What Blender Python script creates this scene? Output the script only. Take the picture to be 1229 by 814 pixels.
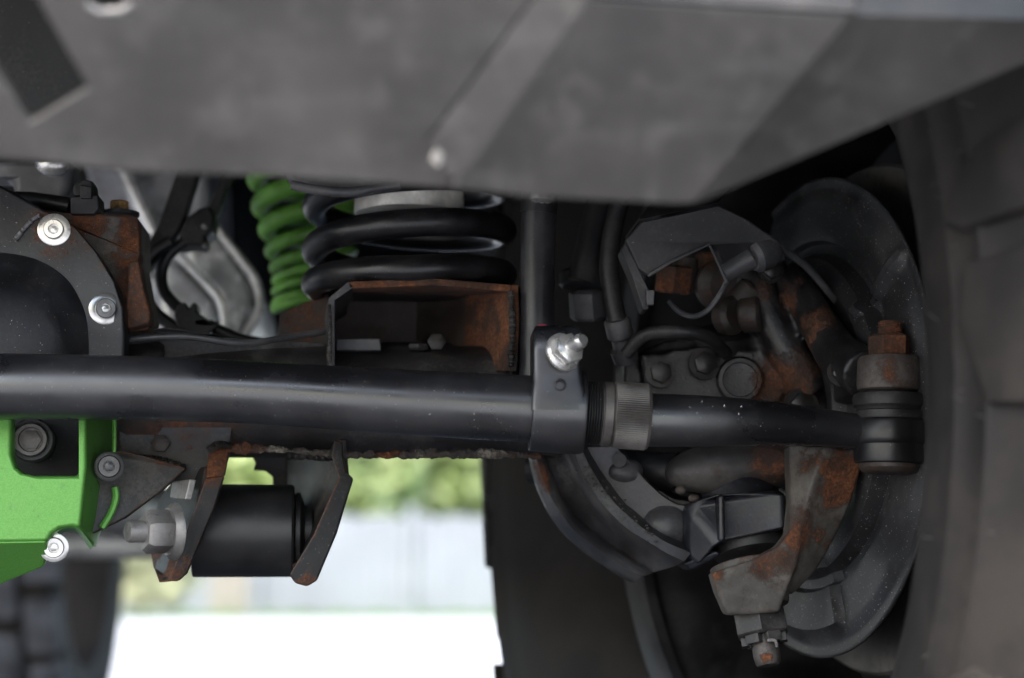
import bpy, bmesh, math, random
from math import radians as rad, sin, cos, pi
from mathutils import Vector as V, Matrix, noise as mnoise
from mathutils.geometry import tessellate_polygon

random.seed(7)
for o in list(bpy.data.objects):
    bpy.data.objects.remove(o)
S = bpy.context.scene
COL = S.collection

# ------------------------------------------------------------------ camera
FPX = 2219.0                      # focal length in photograph pixels (1229 wide)
CAM_H, YAW, PITCH = 0.33, rad(3.0), rad(7.65)
cd = bpy.data.cameras.new('camera')
cam = bpy.data.objects.new('camera', cd); COL.objects.link(cam)
cam.location = (0, 0, CAM_H)
cam.rotation_euler = (pi / 2 + PITCH, 0, -YAW)
cd.sensor_width = 36.0; cd.lens = 36.0 * FPX / 1229.0
cd.clip_start = 0.05; cd.clip_end = 400
cd.dof.use_dof = True; cd.dof.focus_distance = 1.09; cd.dof.aperture_fstop = 4.5
S.camera = cam
S.render.resolution_x, S.render.resolution_y = 1024, 678

# ------------------------------------------------------------------ sky, sun, exposure
SUN_EL, SUN_AZ = rad(52), rad(215)         # azimuth measured from +Y clockwise
w = bpy.data.worlds.new('World'); S.world = w; w.use_nodes = True
wn = w.node_tree.nodes; bg = wn['Background']
sky = wn.new('ShaderNodeTexSky'); sky.sky_type = 'NISHITA'; sky.sun_disc = False
sky.sun_elevation = SUN_EL; sky.sun_rotation = SUN_AZ; sky.dust_density = 3.0; sky.air_density = 1.2
w.node_tree.links.new(sky.outputs[0], bg.inputs[0]); bg.inputs[1].default_value = 0.15
sd = bpy.data.lights.new('sun', 'SUN'); sd.energy = 1.5; sd.angle = rad(14); sd.color = (1, .97, .94)
sun = bpy.data.objects.new('sun', sd); COL.objects.link(sun)
sdir = V((sin(SUN_AZ) * cos(SUN_EL), cos(SUN_AZ) * cos(SUN_EL), sin(SUN_EL)))
sun.rotation_euler = sdir.to_track_quat('Z', 'Y').to_euler()
sun.location = sdir * 8
S.view_settings.view_transform = 'Standard'; S.view_settings.look = 'None'
S.view_settings.gamma = 1.0; S.view_settings.use_curve_mapping = False
S.view_settings.exposure = 2.0
S.cycles.max_bounces = 8; S.cycles.diffuse_bounces = 4; S.cycles.glossy_bounces = 4
S.cycles.use_denoising = True

# ------------------------------------------------------------------ pixel -> place helpers
CF = V((sin(YAW) * cos(PITCH), cos(YAW) * cos(PITCH), sin(PITCH)))
CR = V((cos(YAW), -sin(YAW), 0)); CU = CR.cross(CF); CC = V((0, 0, CAM_H))
def ray(x, y): return CF + CR * ((x - 614.5) / FPX) - CU * ((y - 407) / FPX)
def at(x, y, Y):
    r = ray(x, y); return CC + r * (Y / r.y)
def atp(x, y, p, n):
    r = ray(x, y); return CC + r * ((p - CC).dot(n) / r.dot(n))
def mpp(p): return (p - CC).dot(CF) / FPX      # metres per photo pixel at a place
def L(pts): return [at(*p) for p in pts]

# ------------------------------------------------------------------ geometry (lists of verts, faces)
def spl(P, n=8):
    """Catmull-Rom through P (Vectors or tuples of floats)."""
    P = [V(p) for p in P]; out = []
    for i in range(len(P) - 1):
        a = P[max(i - 1, 0)]; b = P[i]; c = P[i + 1]; d = P[min(i + 2, len(P) - 1)]
        for k in range(n):
            t = k / n
            out.append(0.5 * ((2 * b) + (c - a) * t + (2 * a - 5 * b + 4 * c - d) * t * t + (3 * b - a - 3 * c + d) * t ** 3))
    out.append(P[-1]); return out
def spf(R, n=8):
    return [v.x for v in spl([(r, 0, 0) for r in R], n)]
def join(*gs):
    v, f = [], []
    for g in gs:
        k = len(v); v += g[0]; f += [tuple(i + k for i in q) for q in g[1]]
    return v, f
def prism(pts, vec):
    n = len(pts); vec = V(vec)
    v = list(pts) + [p + vec for p in pts]
    if n > 4:
        tr_ = [tuple(t) for t in tessellate_polygon([pts])]
        f = tr_ + [tuple(i + n for i in reversed(t)) for t in tr_]
    else:
        f = [tuple(range(n)), tuple(range(2 * n - 1, n - 1, -1))]
    f += [(i, i + n, (i + 1) % n + n, (i + 1) % n) for i in range(n)]
    return v, f
def frame(ax):
    ax = V(ax).normalized(); u = ax.cross(V((0, 0, 1)))
    if u.length < .01: u = ax.cross(V((1, 0, 0)))
    u.normalize(); return ax, u, ax.cross(u)
def lathe(prof, o, ax, n=40, closed=False, a0=0.0):
    """prof: (radius, height along axis)."""
    ax, u, w_ = frame(ax); v, f = [], []
    for r, h in prof:
        for k in range(n):
            a = a0 + 2 * pi * k / n
            v.append(o + ax * h + (u * cos(a) + w_ * sin(a)) * r)
    m = len(prof)
    for i in range(m - 1 if not closed else m):
        j = (i + 1) % m
        for k in range(n):
            f.append((i * n + k, i * n + (k + 1) % n, j * n + (k + 1) % n, j * n + k))
    if not closed:
        f.append(tuple(range(n - 1, -1, -1))); f.append(tuple((m - 1) * n + k for k in range(n)))
    return v, f
def cyl(a, b, r, n=32, ch=0.0):
    h = (b - a).length
    pr = [(r, 0), (r, h)] if ch == 0 else [(r - ch, 0), (r, ch), (r, h - ch), (r - ch, h)]
    return lathe(pr, a, b - a, n)
def tube(P, R, n=20, caps=True):
    if isinstance(R, (int, float)): R = [R] * len(P)
    v, f = [], []; m = len(P)
    t0 = (P[1] - P[0]).normalized(); _, u, w_ = frame(t0)
    for i, p in enumerate(P):
        t = (P[min(i + 1, m - 1)] - P[max(i - 1, 0)]).normalized()
        u = (u - t * u.dot(t)).normalized(); w_ = t.cross(u)
        for k in range(n):
            a = 2 * pi * k / n
            v.append(p + (u * cos(a) + w_ * sin(a)) * R[i])
    for i in range(m - 1):
        for k in range(n):
            f.append((i * n + k, i * n + (k + 1) % n, (i + 1) * n + (k + 1) % n, (i + 1) * n + k))
    if caps:
        f.append(tuple(range(n - 1, -1, -1))); f.append(tuple((m - 1) * n + k for k in range(n)))
    return v, f
def ball(c, r, n=12, sc=(1, 1, 1)):
    v, f = lathe([(max(r * sin(pi * i / n), r * .01), -r * cos(pi * i / n)) for i in range(n + 1)], V((0, 0, 0)), (0, 0, 1), n * 2)
    return [c + V((p.x * sc[0], p.y * sc[1], p.z * sc[2])) for p in v], f
def hexa(o, ax, r, h, ch=.0012, a0=0.0):
    return lathe([(r - ch, 0), (r, ch), (r, h - ch), (r - ch * 1.6, h)], o, ax, 6, a0=a0)
def box(c, s, rz=0.0, ax=None):
    c = V(c); v = []
    M = Matrix.Rotation(rz, 3, 'Z')
    for x in (-.5, .5):
        for y in (-.5, .5):
            for z in (-.5, .5):
                v.append(c + M @ V((x * s[0], y * s[1], z * s[2])))
    return v, [(0, 1, 3, 2), (4, 6, 7, 5), (0, 4, 5, 1), (2, 3, 7, 6), (0, 2, 6, 4), (1, 5, 7, 3)]
def loft(rails, n=6, thick=None):
    """surface through several rails; thick: vector for a closed solid."""
    R = [spl(r, n) for r in rails]; m = len(R[0]); v, f = [], []
    for r in R: v += r
    for i in range(len(R) - 1):
        for k in range(m - 1):
            f.append((i * m + k, i * m + k + 1, (i + 1) * m + k + 1, (i + 1) * m + k))
    if thick is not None:
        t = V(thick); N = len(v); q = len(R)
        v += [p + t for p in v]
        f += [tuple(N + i for i in reversed(c)) for c in f]
        b = [k for k in range(m)] + [i * m + m - 1 for i in range(1, q)] + [(q - 1) * m + k for k in range(m - 2, -1, -1)] + [i * m for i in range(q - 2, 0, -1)]
        f += [(b[i], b[(i + 1) % len(b)], b[(i + 1) % len(b)] + N, b[i] + N) for i in range(len(b))]
    return v, f
def rough(g, amp, sc):
    return [p + mnoise.noise_vector(p * sc) * amp + mnoise.noise_vector(p * sc * 2.7) * amp * .4 for p in g[0]], g[1]

# ------------------------------------------------------------------ objects
ROOTS = []
def tag(o, label=None, cat=None, group=None, kind=None):
    if label: o['label'] = label
    if cat: o['category'] = cat
    if group: o['group'] = group
    if kind: o['kind'] = kind
    return o
def thing(name, label, cat, group=None):
    o = bpy.data.objects.new(name, None); COL.objects.link(o)
    o.empty_display_size = .05; ROOTS.append(o)
    return tag(o, label, cat, group)
WORLDC = {}
def part(name, g, m, parent=None, bevel=0, smooth=38, seg=2, remesh=0, relax=8, sub=0, kind=None, label=None):
    vs, fs = g
    lo = V([min(p[i] for p in vs) for i in range(3)]); hi = V([max(p[i] for p in vs) for i in range(3)])
    c = (lo + hi) / 2
    me = bpy.data.meshes.new(name)
    me.from_pydata([p - c for p in vs], [], fs)
    bm = bmesh.new(); bm.from_mesh(me); bmesh.ops.recalc_face_normals(bm, faces=bm.faces); bm.to_mesh(me); bm.free()
    me.materials.append(m)
    o = bpy.data.objects.new(name, me); COL.objects.link(o)
    if smooth:
        me.shade_smooth()
        if not remesh: me.set_sharp_from_angle(angle=rad(smooth))
    if remesh:
        md = o.modifiers.new('fuse', 'REMESH'); md.mode = 'VOXEL'; md.voxel_size = remesh; md.use_smooth_shade = True
        md = o.modifiers.new('relax', 'SMOOTH'); md.factor = .5; md.iterations = relax
    if bevel:
        md = o.modifiers.new('edge', 'BEVEL'); md.width = bevel; md.segments = seg; md.limit_method = 'ANGLE'; md.angle_limit = rad(30)
        md.harden_normals = True
    if sub:
        md = o.modifiers.new('sub', 'SUBSURF'); md.levels = sub; md.render_levels = sub
    WORLDC[o.name] = c
    if parent is not None: o.parent = parent
    else: o.location = c
    if kind: o['kind'] = kind
    if label: o['label'] = label
    return o
def settle():
    """Put each Empty at the base of its thing and every part where it was drawn."""
    for r in ROOTS:
        ks = list(r.children)
        zmin = 1e9; acc = V((0, 0, 0))
        for k in ks:
            c = WORLDC[k.name]; acc += c
            zmin = min(zmin, c.z + min((v.co.z for v in k.data.vertices), default=0))
        b = acc / max(len(ks), 1); b.z = zmin
        r.location = b
        for k in ks:
            k.location = WORLDC[k.name] - b
            for g in k.children: g.location = WORLDC[g.name] - WORLDC[k.name]

# ------------------------------------------------------------------ materials
class NT:
    def __init__(s, name):
        s.m = bpy.data.materials.new(name); s.m.use_nodes = True
        s.t = s.m.node_tree; s.p = s.t.nodes['Principled BSDF']
        s.pos = s.t.nodes.new('ShaderNodeNewGeometry').outputs['Position']
    def n(s, ty, **k):
        q = s.t.nodes.new('ShaderNode' + ty)
        for a, b in k.items(): setattr(q, a, b)
        return q
    def set(s, sock, val):
        if hasattr(val, 'is_linked'): s.t.links.new(val, sock)
        else: sock.default_value = val
    def math(s, op, a, b=0.0, clamp=False):
        q = s.n('Math', operation=op); q.use_clamp = clamp
        s.set(q.inputs[0], a); s.set(q.inputs[1], b); return q.outputs[0]
    def noise(s, sc, det=6, ro=.6, vec=None):
        q = s.n('TexNoise'); q.inputs['Scale'].default_value = sc; q.inputs['Detail'].default_value = det; q.inputs['Roughness'].default_value = ro
        s.set(q.inputs['Vector'], vec or s.pos); return q.outputs[0]
    def mrange(s, v, a, b, c=0.0, d=1.0, smooth=True):
        q = s.n('MapRange'); q.interpolation_type = 'SMOOTHSTEP' if smooth else 'LINEAR'
        s.set(q.inputs[0], v)
        for i, x in zip((1, 2, 3, 4), (a, b, c, d)): s.set(q.inputs[i], x)
        return q.outputs[0]
    def mix(s, f, a, b):
        q = s.n('Mix', data_type='RGBA'); s.set(q.inputs[0], f)
        for i, x in ((6, a), (7, b)): s.set(q.inputs[i], x if hasattr(x, 'is_linked') else (*x, 1)); 
        return q.outputs[2]
    def ramp(s, f, st):
        q = s.n('ValToRGB'); e = q.color_ramp.elements
        while len(e) < len(st): e.new(.5)
        for x, (p, c) in zip(e, st): x.position = p; x.color = (*c, 1)
        s.set(q.inputs[0], f); return q.outputs[0]
    def vscale(s, x, y, z):
        q = s.n('VectorMath', operation='MULTIPLY'); s.set(q.inputs[0], s.pos); q.inputs[1].default_value = (x, y, z); return q.outputs[0]
    def patches(s, lst):
        r = None
        if not lst: return 0.0
        wn_ = s.n('TexNoise'); wn_.inputs['Scale'].default_value = 55; wn_.inputs['Detail'].default_value = 5
        s.set(wn_.inputs['Vector'], s.pos)
        wa = s.n('VectorMath', operation='SUBTRACT'); s.set(wa.inputs[0], wn_.outputs['Color']); wa.inputs[1].default_value = (.5, .5, .5)
        wb = s.n('VectorMath', operation='SCALE'); s.set(wb.inputs[0], wa.outputs[0]); wb.inputs['Scale'].default_value = .034
        wc = s.n('VectorMath', operation='ADD'); s.set(wc.inputs[0], wb.outputs[0]); s.set(wc.inputs[1], s.pos)
        for (c, rd, st) in lst:
            q = s.n('VectorMath', operation='DISTANCE'); s.set(q.inputs[0], wc.outputs[0]); q.inputs[1].default_value = c
            v = s.mrange(q.outputs['Value'], rd * .45, rd * 1.15, st, 0.0)
            r = v if r is None else s.math('MAXIMUM', r, v)
        return r if r is not None else 0.0
RUST = [(.25, (.022, .012, .009)), (.42, (.07, .028, .015)), (.56, (.155, .056, .023)), (.72, (.27, .12, .05))]
def pt(x, y, Y, rpx, st=.8):
    p = at(x, y, Y); return (p, 1.35 * rpx * mpp(p), st)
def paint(name, base, ro=.45, metal=0.0, rust=0.0, pats=(), dust=.35, dcol=(.15, .137, .12), bump=.25, sc=90, specks=.5, spec=.5, grime=(), spk=.735, edge=0.0):
    m = NT(name)
    n1 = m.noise(sc, 9, .65); n2 = m.noise(sc * 5, 6, .6); n3 = m.noise(sc * .3, 5, .6); n4 = m.noise(900, 2, .5)
    nm = m.math('ADD', m.math('MULTIPLY', n1, .6), m.math('MULTIPLY', n2, .4))
    v = m.math('ADD', m.math('ADD', m.patches(pats), rust), m.math('MULTIPLY', m.math('SUBTRACT', nm, .5), 1.5))
    if edge:
        bv = m.n('Bevel', samples=4); bv.inputs['Radius'].default_value = .003
        ge = m.n('NewGeometry'); dt = m.n('VectorMath', operation='DOT_PRODUCT')
        m.set(dt.inputs[0], bv.outputs[0]); m.set(dt.inputs[1], ge.outputs['Normal'])
        v = m.math('ADD', v, m.mrange(m.math('SUBTRACT', 1.0, dt.outputs['Value']), .01, .14, 0, edge))
    mask = m.mrange(v, .26, .72)
    rc = m.ramp(m.math('ADD', m.math('MULTIPLY', n2, .6), m.math('MULTIPLY', n3, .4)), RUST)
    rc = m.mix(m.mrange(m.noise(sc * .55, 4, .6), .36, .56, .78, 0.0), rc, (.026, .017, .013))
    b2 = m.mix(m.mrange(n3, .3, .7), tuple(c * .6 for c in base), tuple(c * 1.5 for c in base))
    g = m.patches(grime)
    dm = m.math('MULTIPLY', m.mrange(m.math('ADD', m.math('MULTIPLY', n3, .55), m.math('MULTIPLY', n2, .45)), .49, .64), dust * .75)
    if grime: dm = m.math('MAXIMUM', dm, m.math('MULTIPLY', m.mrange(n2, .38, .62), g))
    c = m.mix(dm, b2, dcol)
    c = m.mix(m.mrange(v, .06, .42, 0, .8), c, (.03, .019, .014))
    c = m.mix(mask, c, rc)
    sp = m.math('MULTIPLY', m.mrange(n4, spk, spk + .035), specks)
    c = m.mix(sp, c, (.42, .41, .4))
    m.set(m.p.inputs['Base Color'], c)
    r0 = m.math('ADD', m.mrange(n3, .3, .7, ro - .06, ro + .1), m.math('MULTIPLY', dm, .3), True)
    m.set(m.p.inputs['Roughness'], m.math('ADD', r0, m.math('MULTIPLY', mask, .45), True))
    m.set(m.p.inputs['Metallic'], m.math('MULTIPLY', m.math('SUBTRACT', 1.0, mask), metal))
    m.p.inputs['Specular IOR Level'].default_value = spec
    b = m.n('Bump'); b.inputs['Strength'].default_value = bump; b.inputs['Distance'].default_value = .0006
    hh = m.math('ADD', m.math('MULTIPLY', n2, .6), m.math('ADD', m.math('MULTIPLY', n1, .5), m.math('MULTIPLY', m.math('MULTIPLY', mask, n2), 1.6)))
    m.set(b.inputs['Height'], hh); m.set(m.p.inputs['Normal'], b.outputs[0])
    return m.m

SATIN = paint('satin_black_tube', (.012, .012, .014), .29, dust=.22, dcol=(.045, .044, .042), spec=1.0, bump=.05, specks=.8, sc=70, spk=.725)
CHASSIS = paint('chassis_black', (.012, .012, .013), .5, rust=-.02, dust=.35)
PLASTIC = paint('black_plastic', (.012, .012, .013), .45, dust=.2, bump=.1)
DARKSTEEL = paint('dark_steel', (.03, .03, .033), .5, rust=.05, dust=.45)
RUBBER = paint('tyre_rubber', (.0155, .0133, .0119), .74, dust=.5, spec=.35, dcol=(.044, .036, .031), bump=.12, specks=.25, sc=60)
RUBBERB = paint('boot_rubber', (.013, .013, .014), .5, dust=.25, bump=.08)
GREENC = paint('green_coil_paint', (.14, .36, .05), .4, dust=.35, dcol=(.2, .25, .12), bump=.1)
COILB = paint('gloss_black_coil', (.006, .006, .007), .33, dust=.2, dcol=(.07, .068, .065), bump=.12, specks=.7)
RUSTY = paint('heavy_rust', (.05, .03, .02), .6, rust=.55, dust=.2, bump=.5)
RUSTMID = paint('rusty_steel', (.05, .045, .042), .55, rust=.28, dust=.4, bump=.5)
SILVER = paint('zinc_plated', (.62, .61, .59), .24, metal=.72, dust=.05, bump=.03, specks=0)
DULLZINC = paint('dull_zinc', (.24, .23, .22), .45, metal=.5, rust=.03, dust=.4, bump=.15)
ALU = paint('cast_aluminium', (.7, .71, .73), .25, metal=.3, dust=.15, dcol=(.3, .3, .3), bump=.1, specks=0)
GREY = paint('grey_casting', (.16, .16, .17), .5, metal=.3, dust=.4)
LEADM = paint('lead_grey', (.055, .056, .06), .45, dust=.5, bump=.2)

def green_metal():
    m = NT('green_anodised')
    n = m.noise(1500, 2, .5); n3 = m.noise(30, 4, .5)
    c = m.mix(m.mrange(n, .35, .65), (.085, .26, .042), (.108, .305, .056))
    c = m.mix(m.mrange(n3, .5, .8, 0, .3), c, (.16, .24, .10))
    gr = m.noise(140, 6, .7); c = m.mix(m.mrange(gr, .60, .72, 0, .55), c, (.05, .07, .035))
    m.set(m.p.inputs['Base Color'], c); m.p.inputs['Metallic'].default_value = .35
    m.p.inputs['Roughness'].default_value = .38
    b = m.n('Bump'); b.inputs['Strength'].default_value = .1; b.inputs['Distance'].default_value = .0003
    m.set(b.inputs['Height'], n); m.set(m.p.inputs['Normal'], b.outputs[0]); return m.m
GREENM = green_metal()
def bumper_mat():
    m = NT('textured_powder_coat')
    n = m.noise(1100, 2, .5); a = m.noise(14, 5, .6); b0 = m.noise(60, 5, .6); st = m.noise(10, 4, .6, m.vscale(1, 1, 5))
    c = m.mix(m.mrange(a, .35, .7), (.034, .0308, .0282), (.057, .051, .0458))
    c = m.mix(m.mrange(b0, .48, .75, 0, .5), c, (.10, .092, .083))
    c = m.mix(m.mrange(st, .5, .75, 0, .3), c, (.11, .105, .098))
    sp = m.noise(260, 2, .5)
    c = m.mix(m.mrange(sp, .74, .79, 0, .7), c, (.33, .32, .3))
    m.set(m.p.inputs['Base Color'], c); m.set(m.p.inputs['Roughness'], m.mrange(a, .3, .7, .36, .48))
    bb = m.n('Bump'); bb.inputs['Strength'].default_value = .35; bb.inputs['Distance'].default_value = .0004
    m.set(bb.inputs['Height'], n); m.set(m.p.inputs['Normal'], bb.outputs[0]); return m.m
BUMPER = bumper_mat()
def plain(name, col, ro=.6, sc=3, var=.3):
    m = NT(name); a = m.noise(sc, 6, .6)
    c = m.mix(m.mrange(a, .3, .7), tuple(x * (1 - var) for x in col), tuple(min(x * (1 + var), 1) for x in col))
    m.set(m.p.inputs['Base Color'], c); m.p.inputs['Roughness'].default_value = ro; return m.m

# ------------------------------------------------------------------ ground, fence, trees
GROUND = plain('pale_concrete', (.48, .48, .475), .8, 1.5, .1)
GRASSM = plain('grass', (.09, .16, .035), .8, 2, .4)
g = part('ground', ([V((-150, -60, 0)), V((150, -60, 0)), V((150, 200, 0)), V((-150, 200, 0))], [(0, 1, 2, 3)]), GROUND, smooth=0, kind='structure')
SHADE_GREY = plain('car_shade_grey', (.064, .066, .072), .85, 40, .35)
part('road', ([V((-14, .15, .004)), V((14, .15, .004)), V((14, 6.2, .004)), V((-14, 6.2, .004))], [(0, 1, 2, 3)]), SHADE_GREY, smooth=0, kind='structure')  # unseen dark slab added in place of the car's shadow on the concrete
g = part('grass', ([V((-60, 19.3, .004)), V((60, 19.3, .004)), V((60, 60, .004)), V((-60, 60, .004))], [(0, 1, 2, 3)]), GRASSM, smooth=0, kind='structure')
FW = plain('white_vinyl', (.215, .23, .255), .6, .6, .12)
FG = plain('weathered_board', (.24, .22, .19), .7, 2, .2)
fe = thing('garden_fence', 'low white boarded fence across the bright background', 'fence')
x = -7.0
pm = None; bmh = None; i = 0
while x < 4.0:
    if i % 12 == 0:
        part('post', box((x, 21, .62), (.12, .12, 1.24)), FW, fe)
    else:
        part('board', box((x, 21, .59 + .02 * sin(i * 2.1)), (.138, .03, 1.08)), FG if i in (33, 34, 35) else FW, fe)
    x += .145; i += 1
part('rail', box((-1.5, 21.05, .95), (11, .04, .09)), FW, fe); part('rail', box((-1.5, 21.05, .25), (11, .04, .09)), FW, fe)
def tree_mats():
    m = NT('leaves'); r = m.n('ObjectInfo'); a = m.noise(1.7, 4, .6)
    c = m.mix(m.mrange(a, .35, .65), (.24, .32, .10), (.46, .52, .24))
    m.set(m.p.inputs['Base Color'], c); m.p.inputs['Roughness'].default_value = .6
    try:
        m.p.inputs['Subsurface Weight'].default_value = 0
    except Exception: pass
    return m.m
LEAF = tree_mats(); BARK = plain('bark', (.12, .09, .065), .9, 8, .3)
def leaves(c, r, n, s):
    v, f = [], []
    for k in range(n):
        while True:
            d = V((random.uniform(-1, 1), random.uniform(-1, 1), random.uniform(-1, 1)))
            if d.length < 1 and mnoise.noise(d * 2.2 + c) > -.15: break
        p = c + V((d.x * r[0], d.y * r[1], d.z * r[2]))
        a = V((random.gauss(0, 1), random.gauss(0, 1), random.gauss(0, 1))).normalized(); b = a.orthogonal().normalized()
        q = s * random.uniform(.6, 1.3); j = len(v)
        v += [p - a * q, p + b * q * .5, p + a * q, p - b * q * .5]; f.append((j, j + 1, j + 2, j + 3))
    return v, f
for (x, y, z, rx, rz, lab) in ((-1.4, 25, 1.9, 1.5, 1.4, 'small green tree behind the fence, seen through the link bracket'),
                               (.6, 27, 2.4, 1.9, 1.9, 'bushy green tree behind the fence beside the big tyre')):
    t = thing('garden_tree', lab, 'tree', 'garden trees behind the fence')
    part('trunk', tube(spl([(x, y, 0), (x + .1, y, z * .6), (x - .1, y + .1, z + rz * .4)], 5), spf([.14, .1, .04], 5), 10), BARK, t)
    part('crown', leaves(V((x, y, z)), (rx, rx * .8, rz), 5000, .16), LEAF, t, smooth=0)

t = thing('garden_shrub', 'low pale yellow-green shrub in front of the fence near the rear tyre', 'shrub')
part('stem', tube(spl([(-2.8, 19.4, 0), (-2.78, 19.4, .3), (-2.82, 19.42, .6)], 4), .02, 8), BARK, t)
part('foliage', leaves(V((-2.8, 19.4, .5)), (.62, .4, .46), 2500, .06), plain('pale_leaves', (.42, .43, .26), .7, 4, .3), t, smooth=0)

# ------------------------------------------------------------------ vehicle body overhead
UND = paint('underbody_black', (.006, .006, .0065), .7, dust=.12)
b = thing('vehicle_body', 'dark underside of the vehicle body above the axle', 'vehicle body')
part('floor_pan', box((-.33, 3.6, .98), (1.55, 3.4, .5)), UND, b)
part('engine_bay', box((-.33, 1.6, .99), (.95, 1.1, .5)), UND, b, bevel=.02)
part('engine_block', box((-.38, 2.0, .74), (.42, .5, .3)), UND, b, bevel=.03)
part('hood', box((-.33, 1.5, 1.27), (1.6, 1.6, .06)), UND, b, bevel=.02)
part('fender', box((.40, 1.45, 1.03), (.55, 1.4, .05)), UND, b, bevel=.015)
part('fender', box((-1.06, 1.45, 1.03), (.4, 1.4, .05)), UND, b, bevel=.015)
part('fender_liner', box((.10, 1.85, .84), (.05, .9, .42)), UND, b, bevel=.01)
part('firewall', box((-.33, 2.25, .80), (1.6, .05, .46)), UND, b)
part('frame_rail', box((.10, 2.3, .68), (.09, 1.6, .14)), UND, b, bevel=.012)
part('frame_rail', box((-.72, 1.9, .62), (.09, 1.6, .14)), UND, b, bevel=.012)
part('grille', box((-.33, 1.06, 1.0), (1.5, .04, .62)), UND, b)

# ------------------------------------------------------------------ front bumper (close, out of focus)
bp = thing('bumper', 'blurred dark grey steel bumper across the top of the picture', 'bumper')
P0 = at(300, 213, .71)
nA = V((.0, -cos(rad(32)), -sin(rad(32))))
dA = [(-80, 185), (40, 195), (150, 208), (330, 213), (522, 226), (600, 233), (600, 205), (545, 200), (515, 168), (640, 0), (720, -110), (720, -260), (190, -260), (165, -10), (158, 6), (145, 13), (118, 13), (106, 5), (100, -12), (95, -260), (-60, -260), (45, 0), (105, 105), (36, 146), (-80, -40)]
th = nA * -.006
part('face_panel', prism([atp(x, y, P0, nA) for x, y in dA], th), BUMPER, bp, bevel=.0015)
P1 = P0 + nA * .008
nB = V((.05, -cos(rad(34)), -sin(rad(34)))).normalized()
dB = [(532, 205), (522, 226), (640, 238), (800, 246), (836, 243), (1027, 18), (715, 0), (705, 0), (572, 190)]
dB = [atp(x, y, P1, nB) for x, y in dB]
dB[0] = atp(532, 205, P0, nA); dB[1] = atp(522, 226, P0, nA)
part('corner_panel', prism([atp(x, y, P1, nB) for x, y in ((548, 214), (542, 228), (640, 238), (800, 246), (836, 243), (1027, 18), (706, -2), (572, 190))], nB * -.006), BUMPER, bp, bevel=.002)
sa = [atp(640, 0, P0, nA), atp(720, -110, P0, nA), atp(800, -112, P1, nB), atp(706, -2, P1, nB), atp(572, 190, P1, nB), atp(548, 214, P1, nB), atp(532, 205, P0, nA), atp(515, 168, P0, nA)]
part('fold_strip', (sa + [p + V((.0, .006, 0)) for p in sa], [tuple(range(8)), tuple(range(15, 7, -1))] + [(i, i + 8, (i + 1) % 8 + 8, (i + 1) % 8) for i in range(8)]), BUMPER, bp, smooth=20)
e0, e1 = atp(706, -2, P1, nB), atp(1027, 18, P1, nB)
upv = V((0, .012, .06))
part('ledge', prism([e0 + V((0, -.001, .001)), e1 + V((0, -.001, .001)), e1 + upv, e0 + upv], (0, .006, 0)), BUMPER, bp)
wq = [atp(836, 243, P1, nB), e1, e1 + V((.02, .012, .08)), at(1330, -70, .735), at(1330, 26, .74), at(1229, 76, .735)]
part('wing_panel', (wq + [p + V((-.002, .006, .002)) for p in wq], [(0, 1, 4, 5), (1, 2, 3, 4), (6, 11, 10, 7), (7, 10, 9, 8)] + [(i, (i + 1) % 6, (i + 1) % 6 + 6, i + 6) for i in range(6)]), BUMPER, bp, smooth=25)
part('weld_notch', rough(ball(at(524, 190, .692), .0021, 8, (1, .5, 1.6)), .001, 300), plain('chipped_paint', (.16, .15, .135), .6, 300), bp)
part('backing_panel', prism(L([(-200, -400, 1.0), (240, -400, 1.0), (240, 190, .99), (-200, 190, .99)]), (0, .01, 0)), UND, bp)
part('sky_blocker', prism([P0 + V((x_, y_, .235)) for x_, y_ in ((-.95, -.14), (.55, -.14), (.55, .40), (-.95, .40))], (0, 0, .006)), BUMPER, bp)  # unseen sheet added to block sky light between bumper and grille
part('closing_panel', prism(L([(200, -420, .92), (1000, -420, .92), (1000, 150, .9), (200, 150, .9)]), (0, .006, 0)), UND, bp)
part('slot_lip', tube([atp(x, y, P0, nA) for x, y in ((104, 4), (118, 14), (145, 13), (158, 4))], .0014, 8), DULLZINC, bp)

# ------------------------------------------------------------------ tie rod
tr = thing('tie_rod', 'thick satin black steering tie rod crossing the picture with knurled nut', 'tie rod')
YT = 1.05
k = mpp(at(500, 480, YT))
tp = spl(L([(-60, 463.5, YT), (120, 465, YT), (300, 471, YT), (480, 482.5, YT), (645, 491.5, YT)]), 14)
part('tube', tube(tp, spf([39.5 * k, 38.5 * k, 37.5 * k, 39 * k, 40.5 * k], 14), 64), SATIN, tr)
ax = (at(780, 500, YT) - at(640, 491, YT)).normalized()
o = at(637, 491, YT)
part('clamp_band', lathe([(41 * k, 0), (49 * k, 0), (50.5 * k, 2 * k), (51 * k, 25 * k), (51 * k, 60 * k), (49.5 * k, 65 * k), (41 * k, 66 * k)], o, ax, 64), SATIN, tr, bevel=.0006)
yl = YT - 44 * k
rows = [(492, -.0246, 638, 703), (472, -.0240, 638.5, 703), (460, -.0226, 639.5, 700), (446, -.0214, 640, 697.5), (420, -.0204, 640, 697), (398, -.0192, 640, 697), (392, -.0165, 642, 694), (390.5, -.013, 645, 691)]
lg = loft([[at(x, y, YT + o_ + (.0035 if j in (0, 5) else .0008 if j in (1, 4) else 0)) for j, x in enumerate([a_ + (b_ - a_) * q for q in (0, .04, .3, .7, .96, 1)])] for (y, o_, a_, b_) in rows], 4, (0, .028, 0))
part('clamp_lug', lg, SATIN, tr, smooth=50)
na = V((.42, -.84, .22)).normalized()
nc = at(676, 423, YT - .0206)
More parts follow.
